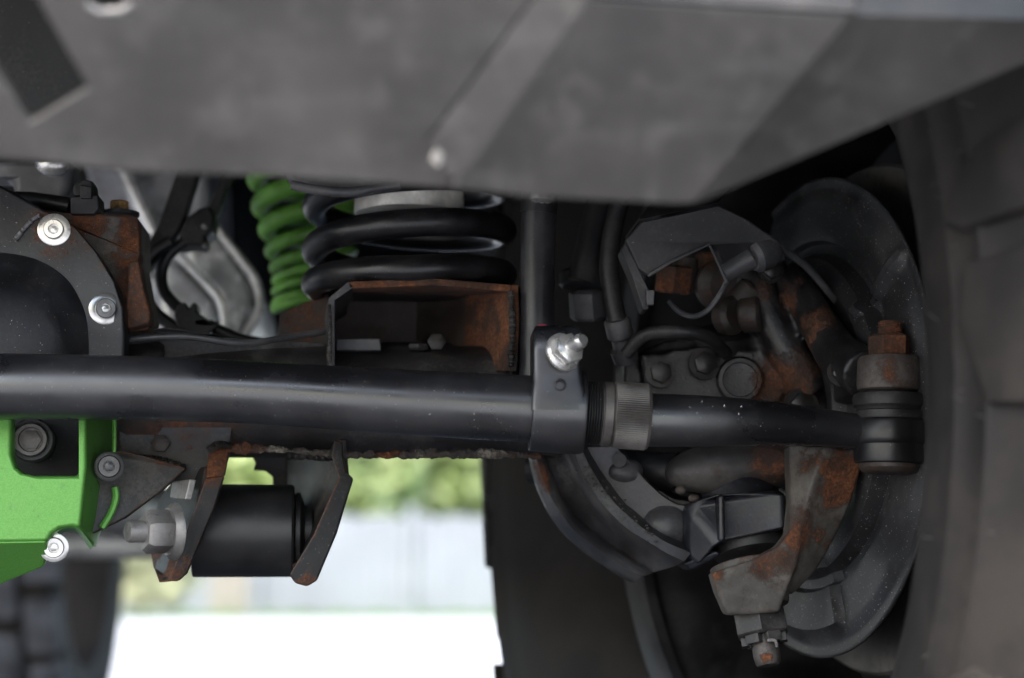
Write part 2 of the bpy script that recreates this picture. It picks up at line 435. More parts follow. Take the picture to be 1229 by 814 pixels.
st = part('clamp_stud', lathe([(9.5 * k, 0), (9.5 * k, 40 * k), (9 * k, 43 * k), (6 * k, 46 * k)], nc, na, 24), SILVER, tr)
part('washer', lathe([(22 * k, -3 * k), (23.5 * k, -1 * k), (23.5 * k, 3 * k), (20 * k, 6 * k)], nc, na, 40), SILVER, st)
part('nut', hexa(nc + na * 5 * k, na, 19 * k, 15 * k, .0012, .3), SILVER, st)
hol = at(672, 462, YT - .0232)
part('set_screw', lathe([(7 * k, -.002), (7.5 * k, .001), (5.5 * k, .0014), (5 * k, -.001)], hol, (0, -1, 0), 24), PLASTIC, tr)
part('paint_mark', ball(at(651, 391, YT - .012), .0024, 8, (1.2, 1, .4)), plain('red_mark', (.22, .03, .05), .5), tr)
# threads
o = at(703, 495.5, YT); pr = []
hh = 0; r0 = 36 * k
for i in range(7):
    pr += [(r0, hh), (r0 + 2.6 * k, hh + 1.2 * k), (r0 + 2.6 * k, hh + 1.8 * k), (r0, hh + 3 * k)]; hh += 3.1 * k
part('thread', lathe([(r0 - .002, -.002)] + pr, o, ax, 48), CHASSIS, tr, smooth=25)
# knurled nut
o = at(721, 497, YT); v, f = [], []
axn, u, w_ = frame(ax); N = 180
prof = [(33, -2), (37, 0), (39, 3), (39.5, 12), (37.5, 14), (40, 16), (40.5, 20), (40.5, 54), (38.5, 58), (31, 59)]
for j, (r, h) in enumerate(prof):
    for q in range(N):
        a = 2 * pi * q / N
        rr = r - (1.0 if (q % 2 and 4 < j < 8) else 0)
        v.append(o + axn * h * k + (u * cos(a) + w_ * sin(a)) * rr * k)
for j in range(len(prof) - 1):
    for q in range(N): f.append((j * N + q, j * N + (q + 1) % N, (j + 1) * N + (q + 1) % N, (j + 1) * N + q))
f.append(tuple(range(N - 1, -1, -1))); f.append(tuple((len(prof) - 1) * N + q for q in range(N)))
part('knurled_nut', (v, f), paint('knurled_steel', (.11, .102, .095), .42, metal=.35, rust=.02, dust=.4, dcol=(.13, .12, .11), bump=.1, pats=[pt(765, 478, YT, 22, .3)]), tr, smooth=12)
# end shaft, ball head
YE = 1.06
ES = spl(L([(770, 504, YT), (840, 505.5, YT), (920, 508, YT + .003), (985, 513, YT + .006), (1045, 519, YE)]), 8)
part('end_shaft', tube(ES, spf([32.5 * k, 31 * k, 27.5 * k, 23 * k, 20 * k], 8), 40), SATIN, tr)
c0 = at(1068, 556, YE); zz = V((.03, 0, 1)).normalized(); kz = mpp(c0)
HEADM = paint('head_black', (.008, .008, .009), .36, dust=.25, dcol=(.05, .048, .045), bump=.1)
part('ball_head', lathe([(r * kz, h * kz) for r, h in ((36, -2), (42, 0), (43, 4), (43, 21), (45, 23), (46, 28), (46, 47), (44, 51), (36, 53))], c0, zz, 56), HEADM, tr)
part('dust_boot', lathe([(r * kz, h * kz) for r, h in ((38, 50), (42, 52), (43, 56), (43, 61), (40, 63), (40.5, 65), (44, 68), (45, 76), (43, 82), (36, 85))], c0, zz, 56), RUBBERB, tr)
part('end_cap', lathe([(r * kz, h * kz) for r, h in ((26, -13), (33, -11), (37, -6), (37, 0))], c0, zz, 48), RUSTMID, tr, label='rusty bottom cap of the ball head')
tm = paint('rust_thread', (.08, .05, .03), .6, rust=.6, dust=.1, bump=.6)
part('stud_nut', hexa(c0 + zz * 127 * kz, zz, 26.5 * kz, 29 * kz, .002, .5), tm, tr, label='orange rusty nut on the ball stud')
pr = [(13, 150)]
for i in range(5): pr += [(13.5, 154 + i * 3.6), (15, 155.5 + i * 3.6), (13.5, 157.4 + i * 3.6)]
part('stud_thread', lathe([(r * kz, h * kz) for r, h in pr], c0, zz, 32), tm, tr, smooth=20)
# water droplets
dv = ([], [])
for (x0, x1, y0, y1, n_) in ((786, 890, 482, 500, 9), (500, 636, 466, 500, 4), (700, 720, 470, 490, 2)):
    for q in range(n_):
        x, y = random.uniform(x0, x1), random.uniform(y0, y1)
        j = min(range(len(tp)), key=lambda i: abs(i)) 
        cy = 491 + (x - 640) * .09 if x > 640 else 485 + (x - 500) * .045
        R_ = (33 if x > 780 else 39.5) * k
        dz = (cy - y) * k * .9
        yy = YT - math.sqrt(max(R_ * R_ - dz * dz, 0))
        dv = join(dv, ball(at(x, y, yy - .0001), random.uniform(.35, .7) * .001, 5, (1, .6, 1)))
def water():
    m = NT('water'); m.p.inputs['Transmission Weight'].default_value = .9; m.p.inputs['Roughness'].default_value = .03; m.p.inputs['IOR'].default_value = 1.33
    m.p.inputs['Base Color'].default_value = (.9, .9, .9, 1); return m.m
part('water_drops', dv, water(), tr, kind='stuff')

# ------------------------------------------------------------------ axle housing
ah = thing('axle_housing', 'rusty dark front axle tube with brackets running behind the tie rod', 'axle')
YA = 1.18
AXM = paint('axle_black', (.015, .015, .016), .55, rust=.14, dust=.5, bump=.5, pats=[pt(215, 530, 1.15, 60, .3), pt(470, 540, 1.14, 22, .6), pt(640, 540, 1.14, 25, .4)])
ka = mpp(at(400, 475, YA))
part('axle_tube', tube(spl(L([(-40, 481, YA), (200, 482, YA), (420, 482, YA), (670, 482, YA)]), 14), 67 * ka, 48), AXM, ah)
# crusty dirt and weld seam under the tube
SEAM = paint('crust', (.045, .04, .035), .85, rust=.16, dust=1.3, dcol=(.3, .27, .22), bump=.9, specks=1, sc=140, pats=[pt(285, 540, 1.14, 25, .5), pt(640, 560, 1.14, 30, .3), pt(470, 540, 1.14, 18, .6)])
sp0 = spl(L([(272, 538, 1.135), (340, 540, 1.135), (420, 546, 1.135), (520, 545, 1.135), (600, 545, 1.135), (650, 548, 1.13)]), 60)
sm = tube(sp0, [max(1.5, 4 + 3.0 * mnoise.noise(p * 45) + 1.5 * mnoise.noise(p * 190)) * ka for p in sp0], 12)
part('weld_seam', rough(sm, .0013, 320), SEAM, ah)
# differential flange beside the cover
FL = paint('flange_rust', (.075, .067, .06), .6, edge=.3, rust=.2, dust=.8, dcol=(.18, .15, .11), bump=.7, sc=160, specks=.9, pats=[pt(163, 330, 1.13, 30, .5), pt(165, 275, 1.13, 22, .55), pt(100, 262, 1.13, 22, .4), pt(165, 390, 1.13, 20, .4)])
part('housing_flange', prism(L([(-30, 225, 1.125), (40, 250, 1.125), (88, 256, 1.125), (155, 258, 1.125), (166, 262, 1.13), (168, 305, 1.13), (166, 313, 1.13), (172, 345, 1.13), (178, 372, 1.13), (178, 396, 1.13), (150, 398, 1.13), (60, 420, 1.13), (-30, 420, 1.13)]), (0, .05, 0)), FL, ah, bevel=.0025)
part('flange_strip', prism(L([(154, 314, 1.118), (166, 312, 1.118), (172, 345, 1.118), (180, 375, 1.118), (180, 388, 1.118), (152, 395, 1.118), (150, 370, 1.118), (153, 340, 1.118)]), (0, .02, 0)), RUSTY, ah, bevel=.002)
part('collar', lathe([(60 * ka, 0), (74 * ka, 3 * ka), (77 * ka, 12 * ka), (77 * ka, 46 * ka), (73 * ka, 52 * ka)], at(150, 474, YA), at(300, 475, YA) - at(150, 474, YA), 48), AXM, ah)
cc = at(143, 257, 1.15); kb = mpp(cc)
fb = part('flange_bolt', hexa(cc, (0, 0, 1), 12.5 * kb, 16 * kb, .001, .2), paint('yellow_rust', (.34, .2, .07), .5, metal=.3, rust=.2, dust=.2), ah)
part('washer', lathe([(24 * kb, -2 * kb), (24 * kb, 2 * kb)], cc, (0, 0, 1), 32), CHASSIS, fb)
# front bracket plate under the tube, left of the link
BR = paint('bracket_black', (.018, .018, .018), .52, rust=.1, dust=.6, edge=.4, bump=.45, pats=[pt(262, 548, 1.13, 26, .6), pt(200, 688, 1.14, 26, .75), pt(195, 660, 1.18, 24, .5), pt(235, 590, 1.16, 20, .3), pt(368, 698, 1.13, 12, .55), pt(230, 520, 1.13, 30, .45), pt(200, 530, 1.13, 22, .35), pt(180, 540, 1.13, 16, .3)], grime=[pt(375, 580, 1.16, 28, .9), pt(390, 545, 1.15, 22, .9), pt(365, 620, 1.18, 16, .5)])
part('bracket_plate', prism(L([(140, 500, 1.15), (280, 505, 1.15), (275, 545, 1.15), (266, 572, 1.15), (246, 580, 1.15), (215, 585, 1.15), (145, 560, 1.15)]), (0, .008, 0)), BR, ah, bevel=.0012)
part('plate_bolt', hexa(at(193, 533, 1.149), (0, -1, .1), 11 * ka, 7 * ka, .001), RUSTMID, ah)
part('gusset', prism(L([(118, 545, 1.118), (146, 541, 1.118), (175, 548, 1.122), (224, 562, 1.135), (195, 588, 1.13), (150, 622, 1.12), (108, 642, 1.115)]), (0, .006, 0)), BR, ah, bevel=.0012)
# link bracket: left ear (side plate + folded front flange)
le = part('bracket_ear', prism(L([(246, 560, 1.14), (215, 566, 1.20), (190, 600, 1.21), (178, 650, 1.20), (183, 680, 1.18), (190, 699, 1.145), (208, 697, 1.135), (218, 688, 1.13)]), V((.004, .001, 0))), BR, ah, bevel=.001)
part('flange', prism(L([(247, 574, 1.125), (269, 571, 1.13), (274, 545, 1.135), (278, 533, 1.14), (262, 530, 1.14), (250, 545, 1.13)]), V((0, .006, 0))), BR, le, bevel=.001)
part('flange', prism(L([(246, 575, 1.125), (269, 571, 1.13), (256, 612, 1.13), (224, 688, 1.13), (212, 698, 1.127), (203, 697, 1.125)]), V((.0, .006, 0))), BR, le, bevel=.001)
re_ = part('bracket_ear', prism(L([(345, 530, 1.235), (408, 528, 1.15), (412, 572, 1.14), (368, 690, 1.14), (352, 690, 1.145), (342, 640, 1.235)]), V((.004, .0015, 0))), BR, ah, bevel=.001)
part('flange', prism(L([(398, 548, 1.125), (401, 528, 1.125), (411, 530, 1.128), (411, 545, 1.128), (415, 566, 1.128), (424, 574, 1.13), (404, 640, 1.13), (380, 697, 1.13), (368, 704, 1.13), (354, 700, 1.127), (347, 690, 1.125), (376, 642, 1.125), (406, 573, 1.125)]), V((0, .006, 0))), BR, re_, bevel=.0012)
part('bracket_web', prism(L([(300, 545, 1.24), (345, 545, 1.24), (345, 600, 1.24), (328, 600, 1.24), (327, 572, 1.24), (318, 565, 1.24), (304, 564, 1.24), (307, 555, 1.24)]), (0, .005, 0)), BR, ah, bevel=.0008)
# spring perch: open-fronted box with rusty inside
PIN = paint('perch_inside', (.03, .022, .018), .6, rust=.2, dust=.35, bump=.6, pats=[pt(575, 385, 1.17, 50, .75), pt(590, 380, 1.15, 60, .75), pt(510, 345, 1.14, 70, .35), pt(580, 430, 1.16, 30, .4), pt(430, 350, 1.13, 40, .5), pt(600, 352, 1.13, 40, .5)])
PF = 1.125; PB = 1.245
sp_ = part('spring_perch', join(
    prism(L([(418, 338, PF), (520, 334, PF), (614, 342, PF), (600, 356, PB), (520, 352, PB), (425, 354, PB)]), V((0, 0, -.0045)))), PIN, ah, bevel=.001)
pv = at(391, 400, PB) - at(398, 400, PF); pv.z = 0
part('perch_wall', prism(L([(394, 358, PF), (402, 358, PF), (402, 445, PF), (394, 445, PF)]), pv), DARKSTEEL, sp_, bevel=.0006)
part('perch_corner', prism(L([(394, 358, PF), (418, 338, PF), (426, 344, PF), (403, 360, PF)]), pv), DARKSTEEL, sp_, bevel=.0006)
part('perch_wall', loft([L([(614, 342, PF), (615, 390, PF), (612, 445, PF)]), L([(585, 350, PF + .04), (584, 390, PF + .04), (583, 445, PF + .04)]), L([(540, 352, PB - .02), (540, 390, PB - .02), (540, 445, PB - .02)]), L([(500, 354, PB), (500, 390, PB), (500, 445, PB)])], 6, (.004, .001, 0)), PIN, sp_)
part('perch_wall', prism(L([(400, 350, PB), (520, 350, PB), (520, 450, PB), (400, 450, PB)]), (0, .004, 0)), PIN, sp_)
part('stop_pad', prism(L([(403, 406, 1.15), (456, 406, 1.15), (458, 421, 1.15), (403, 421, 1.15)]), (0, .03, 0)), LEADM, sp_, bevel=.001)
part('pad_bolt', hexa(at(502, 421, 1.16), (0, 0, 1), 13 * ka, 9 * ka), AXM, sp_)
part('pad_bolt', hexa(at(524, 412, 1.15), (0, -1, .3), 11 * ka, 8 * ka), AXM, sp_)
part('perch_base', prism(L([(404, 412, 1.235), (560, 408, 1.235), (590, 420, 1.2), (404, 425, 1.2)]), (0, 0, -.03)), AXM, sp_, bevel=.002)
part('perch_wing', prism(L([(336, 375, 1.22), (394, 352, 1.19), (394, 432, 1.19), (330, 440, 1.22)]), (.0, .006, 0)), paint('wing', (.03, .026, .022), .6, rust=.2, dust=.5, bump=.6, pats=[pt(375, 385, 1.2, 40, .25)]), ah, bevel=.001)
part('perch_rib', prism(L([(150, 398, 1.15), (200, 392, 1.15), (330, 408, 1.17), (392, 412, 1.17), (392, 440, 1.17), (150, 440, 1.15)]), (0, .02, 0)), AXM, ah, bevel=.003)
part('rib', prism(L([(616, 345, 1.14), (640, 345, 1.15), (640, 450, 1.15), (612, 450, 1.14)]), (0, .05, 0)), CHASSIS, ah, bevel=.002)
def weld(pts, r, n=10):
    P = spl(L(pts), n * 4)
    return rough(tube(P, [r * (1 + .28 * sin(i * 1.9) + .3 * mnoise.noise(p * 120)) for i, p in enumerate(P)], 10), .0004, 300)
WELD = paint('weld_metal', (.03, .029, .028), .5, rust=.16, dust=.7, dcol=(.16, .15, .13), bump=.6)
part('weld_bead', weld([(346, 546, 1.15), (375, 547, 1.145), (400, 547, 1.14)], .0026), WELD, ah)
part('weld_bead', weld([(150, 549, 1.147), (185, 552, 1.145), (222, 562, 1.142)], .0024), WELD, ah)
part('weld_bead', weld([(395, 436, 1.12), (396, 400, 1.12), (395, 366, 1.12)], .0013), WELD, ah)
part('weld_bead', weld([(613, 350, 1.122), (615, 390, 1.122), (613, 440, 1.122)], .0018), WELD, ah)
part('weld_bead', weld([(250, 541, 1.128), (262, 534, 1.13), (277, 535, 1.133)], .0022), WELD, ah)
part('brake_pipe', tube(spl(L([(150, 408, 1.13), (220, 404, 1.13), (290, 412, 1.135), (345, 405, 1.16), (392, 398, 1.18)]), 8), .0022, 10), LEADM, ah)
# forged yoke at the end of the tube
YK = paint('forged_grey', (.038, .038, .042), .4, rust=.02, dust=.45, edge=.2, dcol=(.14, .135, .125), bump=.4, pats=[pt(655, 565, 1.17, 20, .5), pt(660, 572, 1.17, 9, .5)], grime=[pt(660, 558, 1.17, 32, .75), pt(727, 610, 1.14, 22, .45), pt(757, 640, 1.14, 20, .45), pt(700, 560, 1.14, 18, .5)])
rails = [[(633, 546, 1.215), (645, 588, 1.215), (667, 630, 1.21), (700, 662, 1.205), (738, 688, 1.2), (763, 700, 1.195)],
         [(634, 545, 1.185), (646, 587, 1.185), (668, 629, 1.18), (701, 661, 1.175), (739, 687, 1.17), (764, 698, 1.165)],
         [(641, 543, 1.166), (655, 583, 1.166), (677, 622, 1.161), (709, 653, 1.156), (745, 678, 1.15), (770, 692, 1.146)],
         [(647, 542, 1.168), (661, 581, 1.168), (683, 619, 1.163), (714, 649, 1.158), (749, 673, 1.152), (777, 690, 1.148)],
         [(652, 541, 1.190), (666, 579, 1.190), (688, 615, 1.185), (719, 644, 1.18), (753, 667, 1.174), (784, 687, 1.166)],
         [(674, 540, 1.180), (689, 576, 1.180), (711, 611, 1.172), (741, 640, 1.166), (774, 660, 1.16), (808, 680, 1.154)],
         [(688, 540, 1.134), (702, 572, 1.134), (724, 606, 1.134), (755, 636, 1.134), (788, 657, 1.134), (820, 674, 1.134)],
         [(697, 538, 1.134), (712, 567, 1.135), (735, 600, 1.135), (764, 628, 1.135), (795, 648, 1.135), (829, 664, 1.136)],
         [(706, 537, 1.152), (722, 566, 1.154), (745, 597, 1.154), (773, 623, 1.153), (804, 641, 1.152), (838, 660, 1.152)],
         [(738, 535, 1.150), (759, 558, 1.150), (784, 586, 1.150), (809, 604, 1.150), (836, 612, 1.150), (860, 641, 1.150)],
         [(750, 535, 1.22), (770, 556, 1.22), (795, 583, 1.22), (818, 600, 1.22), (842, 608, 1.22), (866, 638, 1.22)]]
part('yoke', rough(loft([L(r) for r in rails], 8, (0, .016, .004)), .0006, 70), YK, ah, smooth=55)
part('yoke_boss', ball(at(800, 632, 1.156), .0155, 14, (1.05, .7, .95)), YK, ah)
part('yoke_boss', rough(ball(at(751, 566, 1.154), .011, 12, (1, .5, .7)), .001, 90), YK, ah)
part('hole', lathe([(.0045, 0), (.0045, .004)], at(744, 553, 1.147), (-.2, -1, 0), 20), PLASTIC, ah)
cr = ([], [])
for q in range(60):
    t_ = random.random(); x = 700 + 95 * t_ + random.gauss(0, 7); y = 560 + 92 * t_ + random.gauss(0, 5)
    cr = join(cr, ball(at(x - 6, y, 1.1335), random.uniform(.0002, .0008), 4, (1.4, .8, 1)))
part('grit', cr, SEAM, ah, kind='stuff')

# ------------------------------------------------------------------ differential cover (black) and green guard
dc = thing('differential_cover', 'black dished differential cover with two bright cap bolts at left', 'differential cover')
DCM = paint('cover_black', (.010, .0105, .0125), .5, rust=.05, dust=.5, dcol=(.05, .045, .04), bump=.4, specks=.9, spk=.72, pats=[pt(60, 262, 1.105, 22, .45), pt(75, 298, 1.105, 16, .3), pt(100, 285, 1.105, 30, .25), pt(118, 318, 1.105, 12, .25)], grime=[pt(70, 308, 1.105, 16, .6)])
edge = [(-60, 205), (0, 222), (40, 244), (88, 270), (117, 304), (139, 340), (149, 372), (150, 405), (149, 440), (-60, 440)]
part('rim', prism(L([(x, y, 1.105) for x, y in edge]), (0, .018, 0)), DCM, dc, bevel=.002, seg=3)
# dished centre: rails from rim hollow to raised pan
rA = [(-60, 300), (0, 303), (45, 312), (80, 335), (100, 370), (106, 405), (106, 445)]
rB = [(-60, 318), (0, 322), (38, 330), (68, 350), (85, 378), (90, 408), (90, 445)]
rC = [(-60, 338), (0, 341), (30, 346), (55, 362), (72, 388), (76, 412), (76, 445)]
rD = [(-60, 350), (0, 352), (24, 357), (45, 371), (60, 393), (64, 415), (64, 445)]
rE = [(-60, 440), (-50, 441), (-30, 442), (-10, 443), (10, 444), (25, 445), (40, 446)]
part('dish', loft([L([(x, y, 1.1045) for x, y in rA]), L([(x, y, 1.096) for x, y in rB]), L([(x, y, 1.086) for x, y in rC]), L([(x, y, 1.080) for x, y in rD]), L([(x, y, 1.078) for x, y in rE])], 8), DCM, dc, smooth=70)
def capbolt(parent, x, y, Y, r, m1, m2, ax=V((.08, -1, -.05)), hx=.5, name='cap_bolt', wr=1.0, hr=.62):
    c = at(x, y, Y); q = mpp(c) * r; ax = ax.normalized()
    b_ = part(name, join(lathe([(q * hr, 0), (q * hr, q * .42), (q * (hr - .06), q * .52), (q * hr * hx * 1.05, q * .52), (q * hr * hx, q * .46), (q * hr * hx, q * .15), (.0002, q * .12)], c, ax, 36)), m1, parent)
    part('washer', lathe([(q * wr * .97, 0), (q * wr, q * .03), (q * wr, q * .1), (q * wr * .95, q * .13), (q * hr, q * .13)], c, ax, 40), m2, b_)
    part('hex_socket', lathe([(q * hr * hx * .86, q * .1), (q * hr * hx * .86, q * .30), (q * hr * hx * .5, q * .34)], c, ax, 6), m1, b_)
    return b_
capbolt(dc, 65, 276, 1.1045, 19.5, SILVER, SILVER)
capbolt(dc, 126, 371, 1.1045, 19.5, SILVER, SILVER, V((.3, -1, -.03)))
part('drip', rough(tube(spl(L([(48, 258, 1.1035), (37, 266, 1.1035), (27, 277, 1.1035), (18, 288, 1.1035)]), 6), [.0008 + .0008 * abs(sin(i * 1.3)) for i in range(19)], 8), .0006, 300), GREY, dc)

gg = thing('differential_guard', 'bright metallic green guard bolted under the differential', 'guard')
YG = 1.085
front = [(-60, 500), (14, 500), (14, 548), (18, 560), (27, 568), (40, 571), (94, 571), (94, 500), (104, 500), (104, 560), (98, 618), (96, 634), (86, 632), (72, 634), (62, 641), (56, 650), (-60, 652)]
part('face', prism(L([(x, y, YG) for x, y in front]), (0, .012, 0)), GREENM, gg, bevel=.0025, seg=3)
part('flank', prism(L([(104, 500, YG + 0.0020), (136, 500, YG + 0.0600), (136, 541, YG + 0.0600), (124, 552, YG + 0.0440), (118, 562, YG + 0.0400), (120, 578, YG + 0.0400), (126, 590, YG + 0.0440), (127, 610, YG + 0.0500), (120, 634, YG + 0.0440), (112, 657, YG + 0.0360), (104, 646, YG + 0.0200), (96, 634, YG + 0.0060), (98, 618, YG + 0.0020), (104, 560, YG + 0.0020)]), (0, .008, 0)), GREENM, gg, bevel=.001)
part('rim_lip', tube(spl(L([(137, 498, YG + .03), (137, 540, YG + .03), (133, 548, YG + .03)]), 4), .0014, 8), GREENM, gg)
part('rim_lip', tube(spl(L([(138, 585, YG + .03), (139, 598, YG + .03), (133, 616, YG + .03), (122, 634, YG + .028)]), 4), .0022, 8), GREENM, gg)
part('sloped_face', prism(L([(-60, 652, YG), (56, 650, YG), (57, 668, YG + .012), (52, 681, YG + .02), (0, 702, YG + .035), (-60, 726, YG + .04)]), (0, .008, .003)), GREENM, gg, bevel=.0015)
part('scallop', loft([L([(56, 652, YG + .002), (62, 642, YG + .002), (73, 635, YG + .002), (87, 633, YG + .002), (97, 637, YG + .003), (112, 656, YG + .012)]), L([(58, 662, YG + .03), (66, 648, YG + .03), (76, 640, YG + .03), (88, 638, YG + .03), (97, 644, YG + .03), (108, 660, YG + .03)])], 5, (0, .002, .002)), GREENM, gg)
part('hollow', prism(L([(4, 490, YG + .06), (104, 490, YG + .06), (104, 582, YG + .06), (4, 582, YG + .06)]), (0, .006, 0)), UND, gg)
part('plug_boss', cyl(at(42, 530, YG + .06), at(38, 528, YG + .02), 27 * mpp(at(38, 528, YG)), 32, .001), PLASTIC, gg)
capbolt(gg, 38, 528, YG + .018, 23, paint('black_bolt', (.05, .048, .046), .35, metal=.5, dust=.5, bump=.3), PLASTIC, name='plug_bolt', wr=.9, hr=.88, hx=.7)
capbolt(gg, 131, 560, YG + .016, 18.5, paint('oily_bolt', (.06, .06, .062), .25, metal=.6, dust=.3), PLASTIC, V((.15, -1, -.05)), name='cap_bolt', wr=.98, hr=.72)
capbolt(gg, 65, 657, YG + .012, 17.5, SILVER, SILVER, V((.12, -1, -.1)), name='cap_bolt', hr=.7)
# sensor connector and grey mount above the cover
sc_ = thing('sensor_connector', 'black plastic plug on the axle flange under the bumper', 'connector')
part('plug_body', prism(L([(84, 236, 1.12), (118, 233, 1.12), (119, 250, 1.12), (113, 257, 1.12), (84, 257, 1.12)]), (0, .022, 0)), PLASTIC, sc_, bevel=.0012)
part('plug_cap', prism(L([(87, 222, 1.125), (98, 214, 1.125), (112, 217, 1.125), (114, 233, 1.125), (87, 236, 1.125)]), (0, .016, 0)), PLASTIC, sc_, bevel=.002)
part('latch', prism(L([(96, 222, 1.117), (110, 224, 1.117), (110, 238, 1.117), (96, 238, 1.117)]), (0, .006, 0)), PLASTIC, sc_, bevel=.0008)
part('cable', tube(spl(L([(86, 248, 1.135), (55, 243, 1.14), (20, 240, 1.15), (-40, 245, 1.15)]), 5), .0055, 12), PLASTIC, sc_)
mt = thing('engine_mount', 'pale grey cast bracket with bright bolt head below the bumper edge', 'bracket')
part('bracket', prism(L([(-40, 190, 1.2), (90, 190, 1.2), (84, 236, 1.2), (60, 242, 1.2), (16, 246, 1.2), (14, 214, 1.2), (-40, 212, 1.2)]), (0, .03, 0)), GREY, mt, bevel=.006, seg=3)
part('bolt_head', ball(at(63, 196, 1.19), .011, 12, (1, .6, .8)), SILVER, mt)

# ------------------------------------------------------------------ lower control arm
la = thing('control_arm', 'black lower control arm with round sleeve held in the axle bracket', 'control arm')
SLV = paint('sleeve_black', (.011, .011, .012), .4, dust=.08, bump=.05, specks=.1)
YS = 1.18; ks = mpp(at(290, 637, YS))
axs = (at(352, 637, YS + .004) - at(228, 637, YS)).normalized()
part('sleeve', lathe([(50 * ks, 0), (55 * ks, 1.5 * ks), (55.5 * ks, 4 * ks), (55.5 * ks, 118 * ks), (53 * ks, 121 * ks), (40 * ks, 122 * ks)], at(231, 637, YS), axs, 64), SLV, la)
part('bushing', lathe([(38 * ks, 0), (46 * ks, 3 * ks), (46 * ks, 8 * ks), (30 * ks, 14 * ks), (30 * ks, 22 * ks)], at(352, 637, YS + .004), axs, 48), RUBBERB, la)
part('arm', tube(spl([at(290, 640, YS + .02), at(270, 660, 1.5) + V((-.03, 0, .03)), at(240, 640, 2.0) + V((-.1, 0, .02))], 6), .021, 24), CHASSIS, la)
an = V((-.86, -.5, -.02)).normalized()
no = at(211, 638, 1.128); kn = mpp(no)
nb = part('pivot_bolt', lathe([(13 * kn, 0), (13 * kn, 58 * kn), (12 * kn, 61 * kn), (8 * kn, 63 * kn)], no, an, 28), DULLZINC, la)
part('nut', lathe([(24 * kn, 9 * kn), (26.5 * kn, 12 * kn), (26.5 * kn, 36 * kn), (22 * kn, 41 * kn)], no, an, 6, a0=.35), DULLZINC, nb)
part('washer', lathe([(33 * kn, 0), (35 * kn, 1.5 * kn), (34 * kn, 5 * kn), (28 * kn, 11 * kn)], no, an, 40), DULLZINC, nb)
part('cam_plate', prism([at(x, y, Y) for x, y, Y in ((206, 578, 1.14), (228, 575, 1.125), (222, 600, 1.125), (203, 598, 1.14))], (.004, .002, 0)), DULLZINC, nb, bevel=.001)

# ------------------------------------------------------------------ springs, bump stop, damper tube
cs = thing('coil_spring', 'thick black coil spring standing on the rusty perch', 'spring')
YC = 1.19; cB = at(491, 359, YC); kc = mpp(cB)
hp = []; Rr = 113 * kc; wr = 16.5 * kc
turns = 4.6
for i in range(int(turns * 48) + 1):
    a = 2 * pi * i / 48
    tt = i / 48
    z = wr + (max(tt - .35, 0)) * 54 * kc
    hp.append(cB + V((Rr * cos(a + pi * .80), Rr * sin(a + pi * .80), z)))
part('coil', tube(hp, wr, 20), COILB, cs)
gs = thing('coil_spring', 'green progressive coil spring behind the black coil', 'spring')
YGc = 1.40; g0 = at(374, 366, YGc); kg = mpp(g0); hp = []; rr_ = []
LY = [372, 366, 351, 338, 322, 302, 276, 247, 213, 178, 140]; LX = [325, 325, 325, 325, 322, 316, 308, 299, 293, 288, 284]; LW = [5.4, 5.6, 5.6, 6.1, 7, 8.8, 10.8, 12, 13, 13.5, 13.5]
ys = spf(LY, 40); xs = spf(LX, 40); ws = spf(LW, 40)
for i in range(len(ys)):
    a = pi + 2 * pi * i / 40
    Rg = (374 - xs[i] - ws[i]) * kg
    hp.append(g0 + V((Rg * cos(a), Rg * sin(a), (366 - ys[i]) * kg + .15 * (Rg * cos(a) + Rg)))); rr_.append(ws[i] * kg)
part('coil', tube(hp, rr_, 14), GREENC, gs)
bs = thing('bump_stop', 'bright steel bump stop cup inside the black coil', 'bump stop')
b0 = at(491, 259, YC); kb = mpp(b0)
part('cup', lathe([(60 * kb, 0), (65 * kb, 1 * kb), (66 * kb, 4 * kb), (66 * kb, 60 * kb), (60 * kb, 64 * kb)], b0, (0, 0, 1), 64), paint('brushed_steel', (.85, .82, .74), .38, metal=.15, dust=.25, dcol=(.3, .28, .22), bump=.05, specks=.2), bs)
part('clip', tube(spl(L([(350, 222, 1.1), (380, 228, 1.1), (420, 231, 1.1), (450, 226, 1.1), (480, 222, 1.1)]), 6), .003, 10), LEADM, bs)
part('retainer', prism(L([(340, 205, 1.12), (470, 205, 1.12), (450, 226, 1.12), (400, 230, 1.12), (350, 220, 1.12)]), (0, .02, 0)), LEADM, bs, bevel=.003)
sh = thing('damper_tube', 'upright black damper tube with bright collar standing behind the clamp', 'damper')
YD = 1.13; d0 = at(646, 400, YD); kd = mpp(d0)
part('tube', tube([at(644, 470, YD), at(645, 330, YD), at(646, 257, YD)], 21 * kd, 40), paint('tube_black', (.022, .022, .025), .36, dust=.15, bump=.05), sh)
part('sleeve', tube([at(646, 258, YD), at(649, 225, YD)], 22.5 * kd, 40), PLASTIC, sh)
part('collar', tube([at(650, 241, YD - .026), at(651, 226, YD - .026)], 14 * kd, 32), SILVER, sh)

